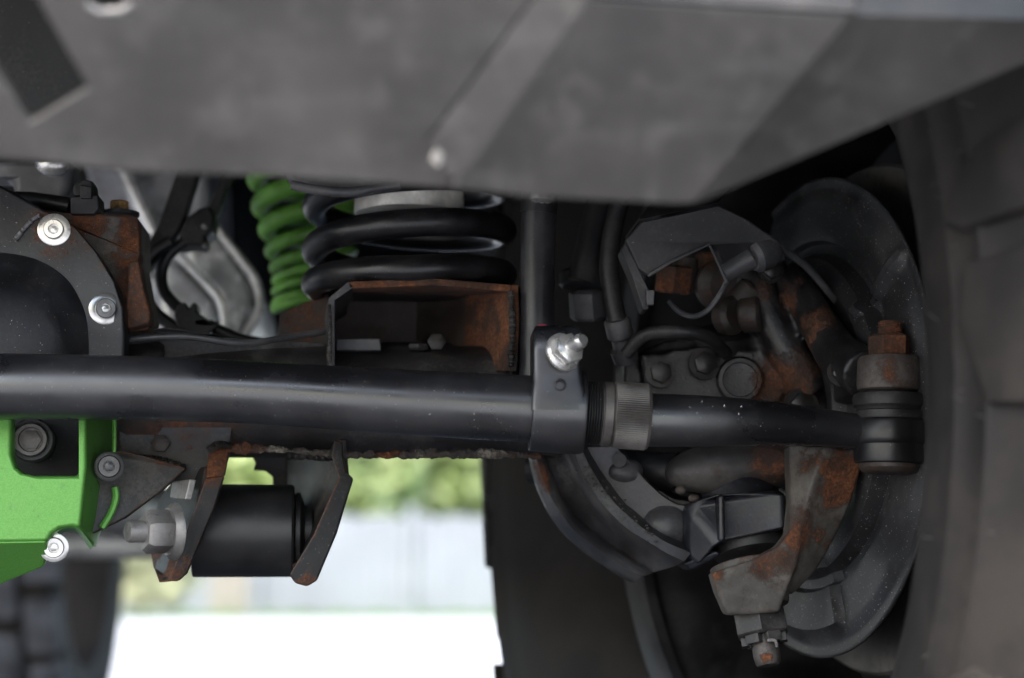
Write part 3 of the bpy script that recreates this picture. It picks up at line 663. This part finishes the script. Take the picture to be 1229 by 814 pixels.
# ------------------------------------------------------------------ wheel
ST = rad(15); HN = V((cos(ST), sin(ST), 0)); HH = V((-sin(ST), cos(ST), 0)); UZ = V((0, 0, 1))
WC = at(995, 500, 1.185)
def wh(r, a, t): return WC + HN * t - HH * (r * cos(a)) + UZ * (r * sin(a))
def wlathe(prof, n=96, closed=False):
    v, f = [], []; m = len(prof)
    for r, t in prof:
        for q in range(n): v.append(wh(r, 2 * pi * q / n, t))
    for i in range(m if closed else m - 1):
        j = (i + 1) % m
        for q in range(n): f.append((i * n + q, i * n + (q + 1) % n, j * n + (q + 1) % n, j * n + q))
    return v, f
T0 = -.119
wl = thing('wheel', 'big off-road wheel with lugged black tyre turned inward at right', 'wheel')
TY = [(.240, T0 + .078), (.245, T0 + .064), (.262, T0 + .045), (.285, T0 + .024), (.31, T0 + .008), (.328, T0 + .0015), (.345, T0), (.347, T0 - .0015), (.350, T0 - .0015), (.352, T0 + .001), (.366, T0 + .003), (.368, T0 + .0015), (.371, T0 + .0015), (.373, T0 + .0045), (.388, T0 + .009), (.405, T0 + .016), (.43, T0 + .022), (.448, T0 + .032), (.454, T0 + .045), (.456, T0 + .15), (.454, T0 + .255), (.44, T0 + .275), (.40, T0 + .295), (.33, T0 + .302), (.25, T0 + .28), (.232, T0 + .25), (.228, T0 + .15)]
ty = part('tyre', wlathe([(r, t) for r, t in TY], 160, True), RUBBER, wl, smooth=50)
# tread blocks (shared mesh for each kind), shoulder ones with side lugs
def blockmesh(name, pts_in, pts_out, m):
    v = [V(p) for p in pts_in] + [V(p) for p in pts_out]; n = len(pts_in)
    me = bpy.data.meshes.new(name)
    f = [tuple(range(n - 1, -1, -1)), tuple(range(n, 2 * n))] + [(i, (i + 1) % n, (i + 1) % n + n, i + n) for i in range(n)]
    me.from_pydata([tuple(p) for p in v], [], f)
    bm = bmesh.new(); bm.from_mesh(me); bmesh.ops.recalc_face_normals(bm, faces=bm.faces)
    bmesh.ops.bevel(bm, geom=[e for e in bm.edges], offset=.0022, segments=2, affect='EDGES', profile=.6); bm.to_mesh(me); bm.free()
    me.materials.append(m); me.shade_smooth(); me.set_sharp_from_angle(angle=rad(40)); return me
# local axes: x along axle (outboard), y along tread, z radial
sh1 = blockmesh('tread_block', [(-.010, -0.0372, -0.0120), (.060, -0.0341, -0.0100), (.064, 0.0310, -0.0100), (-.006, 0.0341, -0.0120)], [(.004, -0.0310, 0.0360), (.058, -0.0295, 0.0360), (.062, 0.0264, 0.0360), (.006, 0.0279, 0.0360)], RUBBER)
sh2 = blockmesh('tread_block', [(-.004, -0.0372, -0.0120), (.072, -0.0341, -0.0100), (.070, 0.0310, -0.0100), (-.004, 0.0341, -0.0120)], [(.012, -0.0310, 0.0360), (.070, -0.0295, 0.0360), (.068, 0.0264, 0.0360), (.014, 0.0279, 0.0360)], RUBBER)
ce1 = blockmesh('tread_block', [(-.03, -.026, -.006), (.028, -.016, -.006), (.03, .022, -.006), (-.022, .018, -.006)], [(-.027, -.023, .009), (.026, -.014, .009), (.028, .019, .009), (-.02, .015, .009)], RUBBER)
sb1 = blockmesh('side_lug', [(-.020, -.020, -.006), (.03, -.024, -.006), (.034, .024, -.006), (-.004, .022, -.006), (-.034, -.010, -.006)], [(-.017, -.016, .007), (.028, -.020, .010), (.031, .020, .010), (-.003, .018, .007), (-.028, -.008, .006)], RUBBER)
sb2 = blockmesh('side_lug', [(-.012, -.038, -.006), (.03, -.042, -.006), (.034, .038, -.006), (-.022, .034, -.006), (-.028, .006, -.006)], [(-.009, -.033, .006), (.028, -.037, .009), (.031, .033, .009), (-.018, .029, .007), (-.023, .005, .006)], RUBBER)
def place(me, M):
    o = bpy.data.objects.new(me.name, me); COL.objects.link(o); o.parent = ty
    o.matrix_parent_inverse = Matrix(); o.matrix_basis = M
    return o
SUBM = []
NB = 30
for i in range(NB):
    a = 2 * pi * (i + .3) / NB
    rd_ = (-HH * cos(a) + UZ * sin(a)); tg = (HH * sin(a) + UZ * cos(a))
    base = Matrix((HN, tg, rd_)).transposed()
    def mk(me, p, rot=None, flip=False):
        B = base.copy()
        if flip: B = Matrix((-HN, -tg, rd_)).transposed()
        if rot is not None: B = B @ rot
        SUBM.append((me, Matrix.Translation(p) @ B.to_4x4()))
    mk(sh1 if i % 2 else sh2, wh(.454, a, T0 + .028))
    mk(sh1 if i % 2 else sh2, wh(.454, a, T0 + .272), None, True)
    for t_, off in ((.115, .4), (.185, .9)):
        a2 = a + off * 2 * pi / NB
        r2 = (-HH * cos(a2) + UZ * sin(a2)); t2 = (HH * sin(a2) + UZ * cos(a2))
        SUBM.append((ce1, Matrix.Translation(wh(.456, a2, T0 + t_)) @ Matrix((HN, t2, r2)).transposed().to_4x4()))
for i in range(10):
    for me_, da in ((sb2, .0), (sb1, .172)):      # side lugs: local z -> inboard, x -> radial
        a3 = .01 + da + i * 2 * pi / 10
        r3 = (-HH * cos(a3) + UZ * sin(a3)); t3 = (HH * sin(a3) + UZ * cos(a3))
        nz = (-HN * .95 + r3 * .31).normalized(); rx = (r3 - nz * r3.dot(nz)).normalized()
        SUBM.append((me_, Matrix.Translation(wh(.378, a3, T0 + .0085)) @ Matrix((rx, nz.cross(rx), nz)).transposed().to_4x4()))
# rim
RIMM = paint('rim_black', (.006, .006, .007), .5, dust=.15, bump=.1)
part('rim', wlathe([(.240, T0 + .075), (.235, T0 + .085), (.222, T0 + .10), (.21, T0 + .13), (.206, T0 + .20), (.19, T0 + .21), (.12, T0 + .215), (.05, T0 + .21), (.002, T0 + .21), (.002, T0 + .225), (.12, T0 + .23), (.2, T0 + .22), (.215, T0 + .21), (.222, T0 + .14), (.237, T0 + .10), (.243, T0 + .08)], 96, False), RIMM, wl)
part('rim_flange', wlathe([(.228, T0 + .078), (.228, T0 + .070), (.234, T0 + .065), (.246, T0 + .063), (.250, T0 + .066), (.248, T0 + .072)], 96, True), paint('flange_grey', (.02, .02, .022), .5, dust=.4, dcol=(.06, .06, .06)), wl)
# moulding hairs
hv = ([], [])
for q in range(44):
    a = random.uniform(-.9, .9); r = random.choice((.349, .349, .3695, .3695, .335, .355, .38))
    p = wh(r, a, T0 + (0.0 if r < .36 else .003)); d = (-HN + V((random.uniform(-.5, .5), random.uniform(-.2, .2), random.uniform(-.5, .5)))).normalized()
    hv = join(hv, tube([p, p + d * random.uniform(.002, .007)], [.0003, .0002], 5))
part('mould_hairs', hv, plain('hair_grey', (.075, .07, .066), .6), wl, kind='stuff')

# brake rotor and dust shield
ro = thing('brake_rotor', 'worn steel brake rotor edge just outside the dust shield', 'brake rotor')
part('disc', wlathe([(.09, .026), (.164, .026), (.166, .028), (.166, .05), (.164, .052), (.09, .052)], 96, True), paint('rotor_steel', (.09, .085, .08), .5, metal=.5, rust=.08, dust=.4), ro)
part('hat', wlathe([(.002, .045), (.09, .045), (.092, .05), (.09, .075), (.002, .078)], 64), CHASSIS, ro)
ds = thing('dust_shield', 'dark dished brake dust shield speckled with dirt beside the tyre', 'dust shield')
SHM = paint('shield_black', (.024, .024, .026), .38, dust=.6, dcol=(.075, .074, .073), bump=.25, specks=1.0, sc=55, spk=.685)
def shield():
    prof = [(.046, -.022), (.052, -.022), (.056, -.014), (.078, -.012), (.084, -.012), (.0865, -.0125), (.089, -.0175), (.098, -.0185), (.101, -.0175), (.104, -.0075), (.108, -.0065), (.112, -.0068), (.1145, -.0105), (.118, -.0108), (.124, -.0105), (.130, -.0105), (.136, -.0105), (.140, -.0105), (.1455, -.0085), (.149, -.0078), (.1525, -.0086), (.1545, -.0086)]
    n = 300; v, f = [], []; keep = {}
    for i, (r, t) in enumerate(prof):
        for q in range(n):
            a = 2 * pi * q / n
            x_, z_ = -r * cos(a), r * sin(a)     # x_: along HH
            tt = t - .002
            # stiffening creases
            for ca in (.62,):
                d = math.atan2(sin(a - ca), cos(a - ca)); 
                if .096 < r < .150: tt -= .005 * math.exp(-(d / .03) ** 2)
            # pressed pad low at the front
            if .09 < r < .15:
                d = math.atan2(sin(a + 1.62), cos(a + 1.62)); tt -= .005 * max(0, min(1, (.36 - abs(d)) / .03)) * max(0, min(1, (r - .088) / .006)) * max(0, min(1, (.140 - r) / .004))
            v.append(WC + HN * tt + HH * x_ + UZ * z_)
    for i in range(len(prof) - 1):
        for q in range(n):
            r = prof[i][0]; a = 2 * pi * (q + .5) / n; x_, z_ = -r * cos(a), r * sin(a)
            if x_ > .052 and z_ > -.02 : continue
            f.append((i * n + q, i * n + (q + 1) % n, (i + 1) * n + (q + 1) % n, (i + 1) * n + q))
    return v, f
o = part('plate', shield(), SHM, ds, smooth=32)
md = o.modifiers.new('sheet', 'SOLIDIFY'); md.thickness = .0018; md.offset = 1
part('inspection_hole', lathe([(.008, -.004), (.008, .004)], at(1035, 380, 1.22), HN, 20), PLASTIC, ds)
part('splash', ball(at(1058, 684, 1.128), .0016, 8), plain('white_splash', (.75, .75, .75), .5), ds)

# ------------------------------------------------------------------ steering knuckle and joints
kn_ = thing('steering_knuckle', 'dark cast steering knuckle with rusty lower arm between axle and wheel', 'knuckle')
KM = paint('knuckle_dark', (.009, .009, .0105), .36, rust=.06, dust=.2, bump=.9, pats=[pt(958, 362, 1.14, 20, .6), pt(985, 402, 1.12, 26, .55), pt(940, 460, 1.15, 40, .5), pt(890, 372, 1.15, 26, .6), pt(915, 340, 1.14, 14, .3)], grime=[pt(940, 415, 1.15, 20, .4)])
body = join(
    prism(L([(748, 430, 1.17), (800, 408, 1.165), (865, 402, 1.16), (905, 392, 1.155), (884, 350, 1.15), (862, 332, 1.15), (868, 308, 1.15), (905, 298, 1.15), (936, 300, 1.15), (952, 330, 1.15), (968, 372, 1.15), (990, 400, 1.145), (1004, 425, 1.14), (1004, 470, 1.14), (996, 486, 1.15), (985, 540, 1.16), (950, 545, 1.165), (880, 540, 1.17), (800, 520, 1.175), (750, 500, 1.175)]), (0, .05, 0)),
    prism(L([(770, 425, 1.155), (850, 415, 1.15), (930, 425, 1.15), (940, 480, 1.15), (880, 500, 1.152), (780, 490, 1.155)]), (0, .03, 0)),
    tube(L([(895, 300, 1.16), (915, 360, 1.15), (945, 420, 1.145), (975, 470, 1.15)]), .013, 14),
    tube(L([(950, 330, 1.15), (980, 385, 1.13), (1005, 425, 1.105), (1040, 450, 1.07)]), [.010, .012, .014, .015], 14))
part('casting', body, KM, kn_, remesh=.0018, relax=3)
part('hub_boss', lathe([(.015, 0), (.0135, .0022), (.011, .0024), (.0105, .0012), (.008, .0008), (.002, .0008)], at(888, 456, 1.1485), V((-.1, -1, -.05)), 40), KM, kn_)
KB = paint('oily_bolt_steel', (.05, .048, .047), .35, metal=.5, rust=.12, dust=.4)
for x_, y_, Y_, r_ in ((845, 437, 1.148, .0075), (792, 448, 1.15, .007), (962, 487, 1.14, .008), (925, 325, 1.135, .006), (1008, 448, 1.085, .006)):
    b_ = part('bolt', hexa(at(x_, y_, Y_), (.1, -1, .05), r_, .006, .0008, x_ * .1), KB, kn_)
    part('washer', lathe([(r_ * 1.35, -.001), (r_ * 1.35, .0012)], at(x_, y_, Y_), (.1, -1, .05), 24), KB, b_)
part('vent_hose', tube(spl(L([(752, 425, 1.14), (775, 402, 1.13), (815, 398, 1.12), (850, 405, 1.125), (872, 425, 1.14)]), 8), .0042, 12), RUBBERB, kn_)
TB = paint('taper_boss', (.07, .06, .055), .6, rust=.2, dust=.7, dcol=(.17, .15, .13), bump=.6, sc=120, pats=[pt(1075, 445, 1.03, 26, .35)])
part('steering_arm', join(lathe([(r * kz, h * kz) for r, h in ((33, 86), (39, 88), (40, 94), (39, 124), (36, 128))], c0, zz, 40)), TB, kn_, label='rust-flecked steering arm boss under the nut')
part('arm_web', prism(L([(1026, 430, 1.075), (1060, 428, 1.055), (1060, 470, 1.055), (1026, 474, 1.075), (1000, 484, 1.11), (1000, 425, 1.11)]), (.012, .02, 0)), KM, kn_, bevel=.003)
# lower arm
LA_ = paint('lower_arm', (.085, .077, .068), .6, edge=.25, rust=.13, dust=.7, dcol=(.19, .175, .15), bump=.5, sc=110, pats=[pt(1012, 572, 1.092, 34, .62), pt(962, 640, 1.092, 22, .42), pt(930, 668, 1.09, 26, .34), pt(858, 692, 1.088, 14, .45), pt(985, 555, 1.088, 14, .3), pt(1000, 640, 1.10, 14, .35)])
low = join(
    prism(L([(947, 534, 1.105), (992, 536, 1.085), (973, 585, 1.088), (964, 625, 1.092), (957, 676, 1.094), (940, 722, 1.090), (936, 735, 1.092), (873, 739, 1.092), (861, 712, 1.090), (854, 688, 1.088), (905, 671, 1.09), (934, 656, 1.092), (946, 640, 1.096), (949, 600, 1.10)]), (.002, .028, 0)),
    loft([L([(990, 536, 1.085), (972, 585, 1.088), (963, 625, 1.092), (955, 680, 1.096), (944, 708, 1.098)]), L([(1040, 540, 1.088), (1022, 600, 1.10), (1002, 645, 1.105), (978, 686, 1.11), (950, 714, 1.112)])], 6, (0, .02, 0)))
part('ball_arm', low, LA_, kn_, remesh=.0016, relax=3)
bx0 = at(899, 668, 1.12); bx1 = at(912, 740, 1.112); bax = (bx1 - bx0).normalized(); kx = mpp(bx0)
part('ball_boss', lathe([(r * kx, h * kx) for r, h in ((44, 8), (49, 10), (49, 24), (45, 34), (40, 42), (38, 58), (36, 62), (30, 64))], bx0, bax, 44), LA_, kn_)
cn = paint('castle_nut', (.035, .034, .034), .45, metal=.3, rust=.05, dust=.5)
v, f = [], []
cnut = lathe([(24 * kx, 60 * kx), (34 * kx, 66 * kx), (34 * kx, 94 * kx), (30 * kx, 97 * kx)], bx0, bax, 6, a0=.2)
n_ = part('castle_nut', cnut, cn, kn_, bevel=.0006)
_, uu, ww = frame(bax)
for q in range(6):
    a = 2 * pi * (q + .5) / 6 + .2
    d_ = uu * cos(a) + ww * sin(a); e_ = bax.cross(d_)
    c_ = bx0 + bax * 96 * kx + d_ * 23 * kx
    part('castellation', prism([c_ - e_ * 9 * kx - d_ * 5 * kx, c_ + e_ * 9 * kx - d_ * 5 * kx, c_ + e_ * 9 * kx + d_ * 4 * kx, c_ - e_ * 9 * kx + d_ * 4 * kx], bax * 11 * kx), cn, n_, bevel=.0005)
part('stud', lathe([(15.5 * kx, 84 * kx), (16 * kx, 120 * kx), (15 * kx, 129 * kx), (13 * kx, 132 * kx)], bx0, bax, 28), paint('stud_steel', (.09, .08, .075), .5, metal=.4, rust=.12, dust=.5, pats=[pt(921, 788, 1.1, 8, .7)]), kn_)
part('cotter_pin', tube(spl([bx0 + bax * 101 * kx - V((0, .014, 0)), bx0 + bax * 101 * kx - V((-.003, .019, 0)), bx0 + bax * 108 * kx - V((-.004, .016, 0))], 4), .001, 8), DULLZINC, kn_)
# ball joint between yoke and arm
bj = thing('ball_joint', 'blue-black ball joint housing above the lower knuckle arm', 'ball joint')
j0 = at(886, 578, 1.16); j1 = at(902, 664, 1.148); jax = (j1 - j0).normalized(); kj = mpp(j0)
BJ = paint('joint_blueblack', (.011, .012, .017), .4, dust=.4, dcol=(.09, .095, .11), bump=.35, pats=[pt(905, 645, 1.11, 45, .2)])
part('housing', lathe([(r * kj, h * kj) for r, h in ((34, 0), (44, 3), (46, 7), (46, 34), (50, 37), (50, 60), (46, 63))], j0, jax, 56), BJ, bj)
part('seat_ring', lathe([(r * kj, h * kj) for r, h in ((44, 61), (48, 62.5), (48, 65), (44, 66))], j0, jax, 56), RUSTY, bj)
part('boot', lathe([(r * kj, h * kj) for r, h in ((44, 65), (46, 67), (46, 80), (43, 90), (34, 94))], j0, jax, 56), RUBBERB, bj)
part('lug', prism(L([(824, 606, 1.132), (860, 593, 1.12), (944, 588, 1.118), (946, 634, 1.118), (862, 652, 1.12), (838, 680, 1.132), (822, 668, 1.14)]), (0, .05, 0)), BJ, bj, bevel=.006, seg=3)
part('lug_rib', prism(L([(862, 594, 1.116), (870, 593, 1.116), (871, 649, 1.116), (863, 651, 1.116)]), (0, .02, 0)), BJ, bj, bevel=.002)
part('flange_edge', prism(L([(818, 676, 1.14), (862, 660, 1.125), (864, 668, 1.125), (830, 685, 1.14)]), (0, .03, 0)), BJ, bj, bevel=.002)
# axle shaft
sx = thing('axle_shaft', 'rusty round axle shaft yoke seen below the tie rod end', 'axle shaft')
SXM = paint('shaft_rust', (.05, .047, .045), .42, metal=.2, rust=.05, dust=.5, bump=.4, pats=[pt(930, 555, 1.12, 40, .6), pt(885, 565, 1.12, 22, .35), pt(855, 572, 1.12, 18, .25)])
part('yoke_drum', tube(spl(L([(806, 572, 1.16), (816, 568, 1.155), (850, 563, 1.15), (890, 560, 1.15), (930, 557, 1.15), (962, 555, 1.15)]), 8), spf([.004, .011, .0155, .0165, .0155, .013], 8), 40), SXM, sx)
part('shaft', tube(L([(640, 560, 1.22), (815, 566, 1.165)]), .012, 24), CHASSIS, sx)
for (x, y, r) in ((818, 588, .003), (833, 598, .003), (858, 600, .0034)):
    part('joint_cap', rough(ball(at(x, y, 1.14), r, 8, (1.2, .8, .8)), .001, 200), RUSTMID, sx)

# upper ball joint, caliper hardware, hoses
ub = thing('ball_joint', 'rusty upper ball joint and nut half hidden in the dark knuckle', 'ball joint')
part('nut', hexa(at(806, 352, 1.16), (.1, -.2, 1), .0125, .018), RUSTY, ub)
part('stud', cyl(at(822, 350, 1.17), at(824, 312, 1.17), .009, 20), RUSTMID, ub)
part('cap', cyl(at(850, 338, 1.17), at(852, 305, 1.17), .010, 24, .002), RUSTY, ub)
part('boot', lathe([(.010, 0), (.016, .003), (.017, .010), (.012, .018)], at(858, 342, 1.165), (.3, -1, -.2), 28), RUSTMID, ub)
part('housing', rough(join(cyl(at(866, 380, 1.15), at(884, 378, 1.14), .0125, 28, .003), cyl(at(888, 379, 1.145), at(914, 376, 1.14), .0115, 28, .002), cyl(at(884, 366, 1.15), at(906, 345, 1.145), .0095, 24, .002)), .0007, 140), paint('cap_rust', (.035, .03, .027), .55, rust=.24, dust=.4, bump=.6), ub)
part('stem', cyl(at(868, 396, 1.165), at(868, 470, 1.18), .02, 28, .003), CHASSIS, ub)
hb = thing('hose_bracket', 'dark sheet metal bracket below the bumper corner', 'bracket')
HBM = paint('bracket_dark', (.022, .022, .024), .5, dust=.25, bump=.15, specks=.8)
part('plate', prism(L([(750, 288, 1.08), (770, 266, 1.08), (862, 246, 1.08), (896, 262, 1.085), (938, 290, 1.09), (944, 312, 1.10), (900, 324, 1.10), (870, 335, 1.10), (860, 300, 1.09), (850, 294, 1.085), (806, 314, 1.085), (778, 330, 1.085), (766, 322, 1.085)]), (0, .006, 0)), HBM, hb, bevel=.0015)
part('fold', prism(L([(750, 288, 1.081), (768, 264, 1.082), (862, 244, 1.082), (880, 225, 1.14), (790, 235, 1.14)]), (0, .003, .002)), HBM, hb, bevel=.0006)
part('tab', prism(L([(752, 288, 1.084), (766, 322, 1.086), (780, 350, 1.09), (778, 372, 1.09), (772, 372, 1.09), (758, 330, 1.09), (745, 300, 1.09)]), (0, .02, 0)), HBM, hb, bevel=.001)
part('wire_edge', tube(L([(778, 331, 1.083), (806, 314, 1.083), (851, 293, 1.083), (872, 338, 1.09)]), .0011, 8), LEADM, hb)
part('wire_edge', tube(spl(L([(803, 362, 1.12), (815, 374, 1.115), (832, 380, 1.11), (850, 372, 1.105), (866, 350, 1.10), (872, 338, 1.09)]), 6), .0017, 8), LEADM, hb)
part('tab_end', prism(L([(776, 348, 1.085), (786, 348, 1.085), (785, 366, 1.085), (777, 366, 1.085)]), (0, .004, 0)), LEADM, hb, bevel=.0006)
ab = thing('sensor_lead', 'thin grey wheel sensor lead running down to the dust shield', 'cable')
part('lead', tube(spl(L([(928, 293, 1.10), (945, 303, 1.105), (968, 320, 1.115), (990, 345, 1.13), (1010, 370, 1.15), (1026, 392, 1.17)]), 6), .0024, 12), LEADM, ab)
part('sleeve', cyl(at(868, 328, 1.10), at(905, 308, 1.095), .0065, 20, .001), LEADM, ab)
part('grommet', lathe([(.008, 0), (.0105, .003), (.0105, .012), (.006, .018)], at(902, 310, 1.095), at(935, 296, 1.10) - at(902, 310, 1.095), 24), LEADM, ab)
bh = thing('brake_hose', 'black brake hose with metal ferrule hanging right of the damper', 'hose')
part('hose', tube(spl(L([(752, 215, 1.15), (738, 265, 1.15), (731, 315, 1.15), (735, 355, 1.15), (741, 386, 1.15)]), 6), 0.0062, 18), PLASTIC, bh)
part('ferrule', lathe([(.0075, 0), (.0085, .002), (.0085, .012), (.0065, .014), (.0065, .02), (.009, .022), (.008, .03)], at(740, 382, 1.15), at(749, 420, 1.16) - at(740, 382, 1.15), 24), LEADM, bh)
tb = thing('track_bar', 'dark track bar with droplets hanging behind the damper tube', 'track bar')
part('bar', tube(spl(L([(735, 215, 1.19), (722, 260, 1.19), (710, 310, 1.19), (702, 340, 1.19)]), 6), .0125, 24), paint('bar_dark', (.014, .014, .016), .42, dust=.3), tb)
part('bolt', rough(hexa(at(706, 384, 1.17), (-.1, -.3, 1), .012, .02, .002), .0008, 80), LEADM, tb)
part('bush', cyl(at(704, 345, 1.2), at(704, 325, 1.2), .018, 28, .002), RUBBERB, tb)

# ------------------------------------------------------------------ things further back
op = thing('oil_pan', 'shiny cast aluminium pan behind the black hoses', 'oil pan')
YO = 1.5
def pan(pts, Y, d, nm, bev, m=ALU):
    part(nm, prism(L([(x, y, Y) for x, y in pts]), (0, d, .0)), m, op, bevel=bev, seg=5)
pan([(110, 160), (250, 160), (252, 255), (286, 308), (306, 336), (312, 360), (306, 386), (284, 425), (170, 425), (150, 330)], YO + .03, .2, 'flange', .010, paint('pan_dark', (.5, .51, .54), .3, metal=.3, dust=.2, bump=.05))
pan([(214, 260), (250, 268), (292, 330), (303, 360), (296, 384), (276, 425), (258, 425), (268, 388), (260, 352), (225, 320)], YO + .025, .1, 'step', .008)
pan([(195, 300), (222, 322), (256, 356), (262, 388), (254, 425), (195, 425), (180, 350)], YO, .12, 'sump', .012)
pan([(100, 190), (155, 190), (168, 240), (185, 275), (175, 300), (120, 300)], YO + .02, .1, 'casting', .006, paint('blue_grey_casting', (.26, .265, .29), .5, metal=.2, dust=.1))
EDGE = paint('edge_glint', (.8, .8, .8), .3, metal=.2, dust=.15, dcol=(.4, .4, .4), bump=.05, specks=0)  # painted highlight: bright tubes traced along the pan's rounded edges
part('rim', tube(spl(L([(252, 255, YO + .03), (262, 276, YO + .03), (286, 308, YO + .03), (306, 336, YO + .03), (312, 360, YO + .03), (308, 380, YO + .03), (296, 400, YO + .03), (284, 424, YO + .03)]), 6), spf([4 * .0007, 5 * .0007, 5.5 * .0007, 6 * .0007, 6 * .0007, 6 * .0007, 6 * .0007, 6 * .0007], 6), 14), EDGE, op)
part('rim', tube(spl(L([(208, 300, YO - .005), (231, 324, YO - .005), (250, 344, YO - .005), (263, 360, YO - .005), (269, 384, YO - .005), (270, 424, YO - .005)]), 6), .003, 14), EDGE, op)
part('rib', tube(spl(L([(146, 195, YO), (160, 228, YO), (176, 262, YO), (186, 282, YO)]), 5), .0075, 14), ALU, op)
wh1 = thing('steering_link', 'black strap link slanting down behind the hoses', 'link')
part('strap', prism(L([(215, 195, 1.3), (243, 195, 1.3), (222, 262, 1.3), (200, 300, 1.3), (178, 326, 1.3), (168, 306, 1.3), (190, 268, 1.3)]), (0, .015, 0)), PLASTIC, wh1, bevel=.003)
part('strap', prism(L([(272, 195, 1.31), (284, 195, 1.31), (262, 255, 1.31), (250, 275, 1.31), (244, 262, 1.31)]), (0, .012, 0)), PLASTIC, wh1, bevel=.002)
part('clamp', prism(L([(222, 262, 1.295), (238, 250, 1.295), (252, 246, 1.295), (258, 262, 1.295), (255, 278, 1.295), (246, 284, 1.295), (248, 296, 1.295), (230, 294, 1.295), (210, 296, 1.295)]), (0, .03, 0)), PLASTIC, wh1, bevel=.003)
part('clamp_bolt', ball(at(246, 272, 1.293), .0025, 8), DULLZINC, wh1)
part('clamp_bolt', ball(at(247, 295, 1.293), .0022, 8), DULLZINC, wh1)
hz = thing('wiring_harness', 'black looped wiring with clip in front of the shiny pan', 'wiring')
part('wire', tube(spl(L([(222, 290, 1.28), (203, 305, 1.28), (194, 325, 1.28), (196, 348, 1.28), (210, 366, 1.28), (224, 376, 1.28)]), 6), .0042, 14), PLASTIC, hz)
part('conduit', tube(spl(L([(205, 290, 1.27), (182, 305, 1.27), (172, 325, 1.27), (172, 345, 1.27), (182, 370, 1.27), (205, 390, 1.27), (228, 402, 1.27)]), 6), .0045, 14), PLASTIC, hz)
part('clip', prism(L([(208, 378, 1.262), (214, 365, 1.262), (222, 362, 1.262), (226, 370, 1.262), (232, 362, 1.262), (238, 366, 1.262), (236, 374, 1.262), (256, 388, 1.262), (261, 384, 1.262), (261, 392, 1.262), (250, 400, 1.262), (256, 415, 1.262), (232, 415, 1.262), (222, 396, 1.262), (212, 390, 1.262)]), (0, .02, 0)), PLASTIC, hz, bevel=.0015)
part('wire', tube(spl(L([(250, 390, 1.27), (270, 400, 1.27), (290, 408, 1.27), (325, 414, 1.27), (370, 418, 1.26)]), 6), .0042, 14), PLASTIC, hz)
cm = thing('crossmember', 'grey round crossmember tube low behind the green guard', 'crossmember')
part('tube', tube(L([(-120, 655, 2.0), (235, 655, 2.0)]), .014, 28), paint('pipe_grey', (.3, .3, .3), .38, metal=.3, dust=.3), cm)
part('end_plate', prism(L([(214, 640, 1.99), (236, 640, 1.99), (236, 600, 1.99), (214, 600, 1.99)]), (0, .03, 0)), CHASSIS, cm, bevel=.003)
# rear tyre far behind, lower left
rt_ = thing('tyre', 'blurred blocky rear tyre in the lower left corner', 'tyre')
RC = V((at(118, 720, 3.9).x - .15, 3.9, .46))
RTM = paint('rear_rubber', (.07, .074, .088), .7, dust=.4, dcol=(.13, .13, .135))
cpr = [(.30, -.13), (.38, -.145), (.42, -.14), (.44, -.12), (.445, 0), (.44, .12), (.42, .14), (.38, .145), (.30, .13)]
part('carcass', lathe(cpr, RC, (1, 0, 0), 72, True), RUBBER, rt_)
blk = None
for i in range(20):
    for jx, (x, ofs) in enumerate(((-.115, 0), (-.04, .5), (.04, 0), (.115, .5))):
        a = 2 * pi * (i + ofs) / 20
        if not (-2.6 < math.atan2(sin(a + 1.2), cos(a + 1.2)) < 2.0): pass
        rdv = V((0, -cos(a), sin(a))); tgv = V((0, sin(a), cos(a)))
        c_ = RC + V((x, 0, 0)) + rdv * .44
        if c_.y > RC.y + .1: continue
        if blk is None:
            vs = [V((sx_ * (.034 - .004 * (sz > 0)), sy * (.054 - .005 * (sz > 0)), sz * .018)) for sx_, sy, sz in ((-1, -1, -1), (1, -1, -1), (1, 1, -1), (-1, 1, -1), (-1, -1, 1), (1, -1, 1), (1, 1, 1), (-1, 1, 1))]
            blk = blockmesh('tread_block', vs[:4], vs[4:], RTM)
        o = bpy.data.objects.new('tread_block', blk); COL.objects.link(o); o.parent = rt_
        o['_w'] = 1
        SUBM.append((o, Matrix.Translation(c_) @ Matrix((V((1, 0, 0)), tgv, rdv)).transposed().to_4x4()))

# ------------------------------------------------------------------ put every Empty at its base, then the tread blocks
lateroots = [(o, M) for o, M in SUBM if isinstance(o, bpy.types.Object)]
for o, M in lateroots: o.parent = None
settle()
bpy.context.view_layer.update()
for o, M in lateroots:
    del o['_w']; o.parent = rt_; o.matrix_basis = Matrix.Translation(-rt_.location) @ M
tyw = WORLDC[ty.name]
for me, M in SUBM:
    if isinstance(me, bpy.types.Mesh): place(me, Matrix.Translation(-tyw) @ M)
